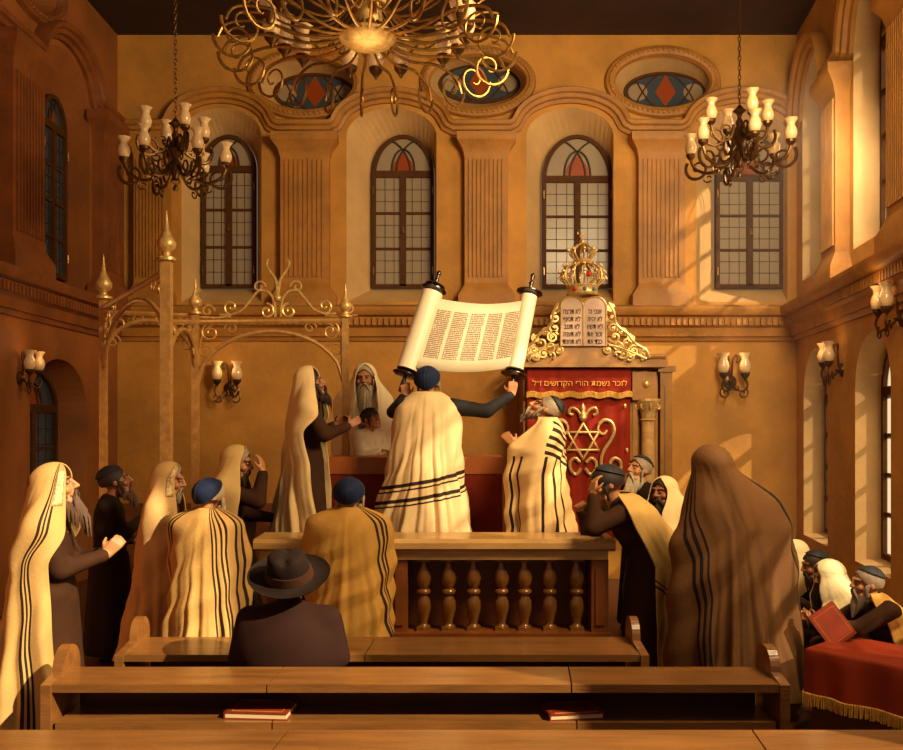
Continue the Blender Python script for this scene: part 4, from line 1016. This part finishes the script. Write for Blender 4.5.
# 2 dark bearded man
person('bearded man in a dark coat and black kippah looking up with hand on chest', at(110, 7.9), rad(20), 1.69, headp=rad(16), coat='coat', hair='hair_dk', beard=(.2, 'hair_br'), cap=('blackcap', .45), skin='skin_dk', widen=1.15,
       armR=dict(w=(.25, .24, -.14), d=(.3, .9, .2), n=(-1, 0, 0), curl=.2), armL=dict(w=(.2, .1, -.34)))
# 3
person('man with a tan shawl and brocade band over his head, facing right', at(163, 7.38), rad(6), 1.74, headp=rad(-8), coat='coat_br', hair='hair_gr', beard=(.08, 'hair_gr'), skin='skin', widen=1.1,
       shawl=dict(hood=True, mat=shawl_mat('tan shawl', 'cca064', [(1, 0, .1, .006)]), open=[(0, 55), (.16, 58), (.3, 50), (.5, 55), (1, 50)], flare=.06, folds=7, fold=.03, seed=5, neckband=(.04, .26), bandside=1, tilt=.3))
# 4 blue kippah left
person('man from behind in a blue kippah, black stripes down the right of his shawl', at(207, 6.85), rad(72), 1.64, headp=rad(-4), heady=rad(-14), coat='coat_br', hair='hair_wh', beard=(.16, 'hair_wh'), cap=('blue', .95), widen=1.2, hairfull=True,
       shawl=dict(mat=shawl_mat('honey shawl', 'c89a56', U_([.665, .69, .72, .745, .79, .82, .24, .26], .006)), open=[(0, 50), (.2, 45), (.6, 35), (1, 30)], flare=.05, folds=8, fold=.026, seed=8))
# 5 hood, hand at face
person('man in a tan hooded shawl with hand to his brow, left of the platform', at(224, 8.2), rad(0), 1.86, headp=rad(-8), lean=rad(6), coat='coat_br', hair='hair_gr', beard=(.2, 'hair_br'), skin='skin', widen=1.1,
       armR=dict(w=(.29, .09, .14), d=(-.2, .3, 1), n=(-1, .3, 0), curl=.35, pole=(.3, -.3, -1)), armL=dict(w=(.36, .05, -.28), d=(1, 0, -.2), n=(0, 0, -1), curl=.3),
       shawl=dict(hood=True, mat=shawl_mat('tan gold shawl', 'd0a868', []), open=[(0, 58), (.16, 64), (.3, 62), (.5, 60), (1, 40)], flare=.06, folds=7, fold=.03, seed=11, tilt=.2))
# 6 tall hood on platform
person('tall dark bearded man in a cream hooded shawl on the platform left of the table', at(306, 8.35, PZ), rad(18), 1.76, headp=rad(22), coat='coat_br', hair='hair_dk', beard=(.17, 'hair_dk'), skin='skin_dk', widen=1.1,
       armR=dict(w=(.34, .0, -.16), d=(.8, .3, .5), curl=.5, pole=(-.2, -.6, -1)), armL=dict(w=(.28, .1, -.15)),
       shawl=dict(hood=True, mat=shawl_mat('pale cream shawl', 'dcb880', [(1, 0, .05, .008), (1, 0, .09, .006), (1, 0, .12, .006)]), open=[(0, 55), (.16, 58), (.32, 55), (.42, 76), (.6, 66), (1, 50)], turn=rad(-26), flare=.04, folds=8, fold=.03, seed=13, tilt=.35, peak=(0, 0, .03)))
# 7 white hood facing camera
person('white bearded man in a white hooded shawl facing forward behind the table', at(365, 9.85, PZ), rad(-80), 1.90, headp=rad(-4), heady=rad(-12), coat='coat_wh', hair='hair_wh', beard=(.34, 'hair_wh'), skin='skin', widen=1.05,
       shawl=dict(hood=True, mat=shawl_mat('white shawl', 'f0d8a8', []), open=[(0, 46), (.16, 50), (.3, 30), (.5, 12), (1, 15)], flare=.06, folds=7, seed=17, tilt=.35))
# 8 boy
person('boy in a small dark cap behind the table looking up to the right', at(369, 9.42, PZ), rad(-38), 1.42, headp=rad(14), coat='coat_wh', hair='hair_dk', cap=('blackcap', .5), skin='skin', hairfull=True, widen=1.1,
       armR=dict(w=(.3, .1, -.18), d=(1, .2, 0), n=(0, 0, -1), curl=.4), armL=dict(w=(.3, .1, -.2), d=(1, .2, 0), n=(0, 0, -1), curl=.4))
# 9 blue kippah centre
person('man from behind in a blue kippah and plain gold shawl at the balustrade', at(349, 6.82), rad(90), 1.65, headp=rad(2), coat='coat', hair='hair_wh', beard=(.2, 'hair_wh'), cap=('blue', .95), widen=1.22, hairfull=True,
       shawl=dict(mat=shawl_mat('gold shawl', 'c08c3c', U_([.755, .78, .80], .006)), open=[(0, 60), (.2, 55), (.6, 40), (1, 30)], flare=.05, folds=6, fold=.03, seed=21, dgu=5, dgv=12))
# 10 lifter
person('man in a blue kippah seen from behind lifting the open scroll with both arms', at(428, 8.2, PZ), rad(88), 1.78, headp=rad(6), heady=rad(-8), coat='coat_bk', hair='hair_gr', beard=(.2, 'hair_gr'), cap=('blue', .9), widen=1.12, hairfull=True,
       armR=dict(w=(.08, -.49, .11), d=(.0, -.1, 1), n=(1, 0, 0), curl=1.2, pole=(0, -.5, -1)), armL=dict(w=(.08, .0, .10), d=(.0, 0, 1), n=(1, 0, 0), curl=1.2, pole=(1, -.6, -.8)),
       shawl=dict(mat=shawl_mat('pale gold shawl', 'e2c08a', [(-.14, 1, p, w) for p, w in ((.395, .011), (.365, .005), (.305, .011), (.275, .005))]), open=[(0, 75), (.12, 80), (.4, 78), (1, 62)], flare=.12, flaredir=PI*.72, folds=8, fold=.036, seed=23, arms=False, margin=.05, hem=.06))
# 11 man looking up
person('bearded man in a bold black striped shawl, face turned up towards the scroll', at(540, 8.2, PZ), rad(172), 1.52, lean=rad(-8), headp=rad(36), heady=rad(8), coat='coat', hair='hair_gr', beard=(.13, 'hair_gr'), cap=('blackcap', .7), widen=1.4,
       armR=dict(w=(.2, .12, -.2), d=(.6, .3, .7), curl=.8), armL=dict(w=(.26, -.02, -.14), d=(.5, 0, .9), curl=.9),
       shawl=dict(mat=shawl_mat('striped shawl', 'e8c080', [(.45, 1, p, .013, .38, .17, .80, .17) for p in (1.06, 1.01, .955, .90, .845)]+[(1, .0, p, w, .2, .2, .36, .36) for p, w in ((.36, .007), (.29, .007), (.22, .006), (.12, .006), (.085, .005))], var=.1), open=[(0, 45), (.2, 30), (.4, 30), (1, 30)], flare=.04, folds=8, fold=.028, seed=29))
# 12 leaning youth
person('young man in a dark kippah resting his head on his hand at the balustrade end', at(650, 7.25), rad(186), 1.80, lean=rad(26), headp=rad(-4), coat='coat_br', hair='hair_dk', cap=('blackcap', .65), skin='skin', hairfull=True, widen=1.15,
       armL=dict(w=(.24, .04, .12), d=(-.1, .2, 1), n=(-1, .2, 0), curl=.6, pole=(.6, -.1, -.6)), armR=dict(w=(.27, .12, -.02), d=(.2, .4, .3), curl=.8, pole=(0, -.4, -1)),
       shawl=dict(mat=shawl_mat('gold drape shawl', 'cca058', [(.8, 1, .50, .006), (.8, 1, .53, .005)]), open=[(0, 85), (.2, 80), (.5, 78), (1, 80)], flare=.08, folds=6, fold=.04, seed=31, arms=False, margin=.09, hem=.15))
# 13 grey old man
person('old man with long grey beard and black kippah looking up beside the ark column', at(643, 8.9), rad(212), 1.74, headp=rad(14), coat='coat', hair='hair_gr', beard=(.28, 'hair_wh'), cap=('blackcap', .55), widen=1.1)
# 14 hooded dark beard
person('dark bearded man under a cream hooded shawl behind the big brown shawl', at(668, 8.1), rad(218), 1.58, headp=rad(-4), coat='coat_br', hair='hair_dk', beard=(.17, 'hair_dk'), skin='skin_dk', widen=1.15,
       shawl=dict(hood=True, mat=shawl_mat('soft cream shawl', 'e8c88c', []), open=[(0, 50), (.16, 52), (.3, 28), (.5, 25), (1, 20)], flare=.06, folds=7, seed=37, tilt=.35))
# 15 big brown
person('large man from behind under a brown hooded shawl with black stripes', at(738, 6.45), rad(104), 1.86, side=.11, headp=rad(-8), coat='coat', hair='hair_dk', widen=1.08,
       armL=dict(w=(.2, .08, -.26), pole=(-.1, -1, -.8)), armR=dict(w=(.2, .08, -.26), pole=(-.1, -1, -.8)),
       shawl=dict(hood=True, mat=shawl_mat('brown shawl', '6c4622', [(1, .10, p, w) for p, w in ((.83, .008), (.86, .006), (.885, .005), (.24, .006), (.265, .006), (.29, .004))], scol='1c120c'), open=[(0, 40), (.16, 42), (.3, 40), (.5, 50), (1, 35)], flare=.06, flaredir=-PI*.6, folds=7, fold=.034, seed=41, tilt=.75, peak=(.0, .05, .03), margin=.035, taut=1.0, slack=.0))
# 16 hat man
person('man in a wide-brimmed brown felt hat seen from behind at the front pew', at(290, 5.6), rad(90), 1.62, ground_seat=True, tuck=True, headp=rad(30), coat='coat_hat', hair='hair_dk', hat=True, widen=1.36,
       armR=dict(w=(.2, .1, -.35)), armL=dict(w=(.2, .1, -.35)))
# 17-20 seated right
person('reader with a white shawl over his head, leftmost at the red table', at(824, 7.7), rad(182), 1.5, ground_seat=True, lean=rad(24), headp=rad(0), coat='coat_br', hair='hair_gr', beard=(.12, 'hair_gr'), 
       shawl=dict(hood=True, mat=shawl_mat('white reader shawl', 'f0d8a4', []), open=[(0, 50), (.16, 55), (.3, 40), (1, 40)], hem=.3, flare=.03, folds=6, seed=43, tilt=.3))
person('dark bearded reader in a black kippah at the red table', at(848, 7.3), rad(178), 1.46, ground_seat=True, lean=rad(24), headp=rad(-4), coat='coat', hair='hair_dk', beard=(.12, 'hair_dk'), cap=('blackcap', .6), skin='skin_dk', widen=1.1,
       armR=dict(w=(.3, .1, -.12)), armL=dict(w=(.3, .1, -.12)))
person('reader hidden under a long cream shawl over his head at the red table', at(866, 6.85), rad(180), 1.46, ground_seat=True, lean=rad(26), headp=rad(-6), coat='coat_br', hair='hair_gr', widen=1.1,
       shawl=dict(hood=True, mat=shawl_mat('cream reader shawl', 'f2dcaa', []), open=[(0, 30), (.16, 32), (.3, 25), (1, 25)], hem=.3, flare=.02, folds=6, seed=47, tilt=.55))
person('grey bearded man in a dark cap at the right edge holding a red book', at(900, 6.4), rad(176), 1.46, ground_seat=True, lean=rad(20), headp=rad(8), coat='coat_br', hair='hair_gr', beard=(.22, 'hair_gr'), cap=('blackcap', .5), widen=1.1,
       armL=dict(w=(.50, .04, -.10), d=(1, 0, .25), n=(0, .3, 1), curl=.8, pole=(0, -.4, -1)), armR=dict(w=(.49, .06, -.13), d=(1, 0, .2), curl=.8),
       shawl=dict(mat=shawl_mat('gold reader shawl', 'd49c48', []), open=[(0, 60), (.3, 75), (1, 60)], hem=.3, flare=.02, folds=6, seed=51, arms=False))
# held book
e = book('book', P(832, 625, 6.2), 0, (.2, .26, .03), 'red prayer book held up by the grey bearded reader at the red table'); e.rotation_euler = (rad(80), rad(-35), 0)

# ------------------------------------------------------------ scroll
sd_ = 8.2
TL, BL, TR, BR = P(434, 290, 8.5), P(407, 372, 8.33), P(530, 293, 8.5), P(515, 372, 8.33)
org = (TL+TR+BL+BR)/4
e = empty('torah_scroll', org, label='open parchment scroll with columns of writing, held up on two wooden rollers', cat='scroll')
for t_, b_, big in ((TL-org, BL-org, 1), (TR-org, BR-org, .78)):
    ax_ = (t_-b_).normalized(); L = (t_-b_).length
    mb = MB(); mb.lathe([(.012, -.2), (.02, -.19), (.022, -.1), (.018, -.06), (.02, L+.05), (.016, L+.08), (.024, L+.1), (.014, L+.12), (.02, L+.16), (.024, L+.18), (.012, L+.2), (.0, L+.205)], b_, ax_, 12)
    ro = mb.build('roller', M['ebony'], e, smooth=50)
    for z in (-.03, L): 
        mb = MB(); mb.lathe([(.02, z-.02), (.1, z-.012), (.125, z+.0), (.125, z+.01), (.09, z+.022), (.02, z+.03)], b_, ax_, 24)
        if big == 1 or z < 0: mb.lathe([(.02, z+.02), (.085, z+.03), (.1, z+.045), (.085, z+.058), (.02, z+.06)], b_, ax_, 24)
        mb.build('disc', M['ebony'], ro, smooth=40)
    mb = MB(); mb.lathe([(.02, .02), (.1*big, .021), (.1*big, L-.03), (.02, L-.03)], b_, ax_, 24); mb.build('parchment_roll', M['parch'], e, smooth=40)
def sheet(u, v):   # u across, v up, relative to org
    a = (BL-org).lerp(BR-org, u).lerp((TL-org).lerp(TR-org, u), v); yo = -.09*math.cos(PI*min(1, abs(u-.5)*2)*.5)*0
    return a+Vector((0, -.06-.0*u, -.05*math.sin(PI*u)))+Vector((0, -.02*math.sin(PI*u*2), 0))
mb = MB(); n = 30
for q in (0,):
    vs = [sheet(i/n*.94+.03, lerp(.06, .9, j/6)) for j in range(7) for i in range(n+1)]
    fs = [(j*(n+1)+i, j*(n+1)+i+1, (j+1)*(n+1)+i+1, (j+1)*(n+1)+i) for j in range(6) for i in range(n)]; mb.add(vs, fs)
pa = mb.build('parchment', M['parch'], e, smooth=True); md = pa.modifiers.new('s', 'SOLIDIFY'); md.thickness = .004; md.offset = 0
rnd = random.Random(2)
for c in range(5):
    u0 = .105+c*.172; u1 = u0+.14; mb = MB()
    for ln in range(26):
        v = lerp(.76, .2, ln/25); u = u0
        while u < u1-.006:
            w_ = rnd.uniform(.006, .016); 
            a = sheet(u, v); b = sheet(min(u+w_, u1), v); hgt = sheet(u, v+.013)-a; d = Vector((0, -.004, 0))
            mb.add([a+d, b+d, b+d+hgt, a+d+hgt], [(0, 1, 2, 3)])
            u += w_+.003+(.006 if rnd.random() < .2 else 0)
    tx = mb.build('text_column', M['scrollink'], pa)
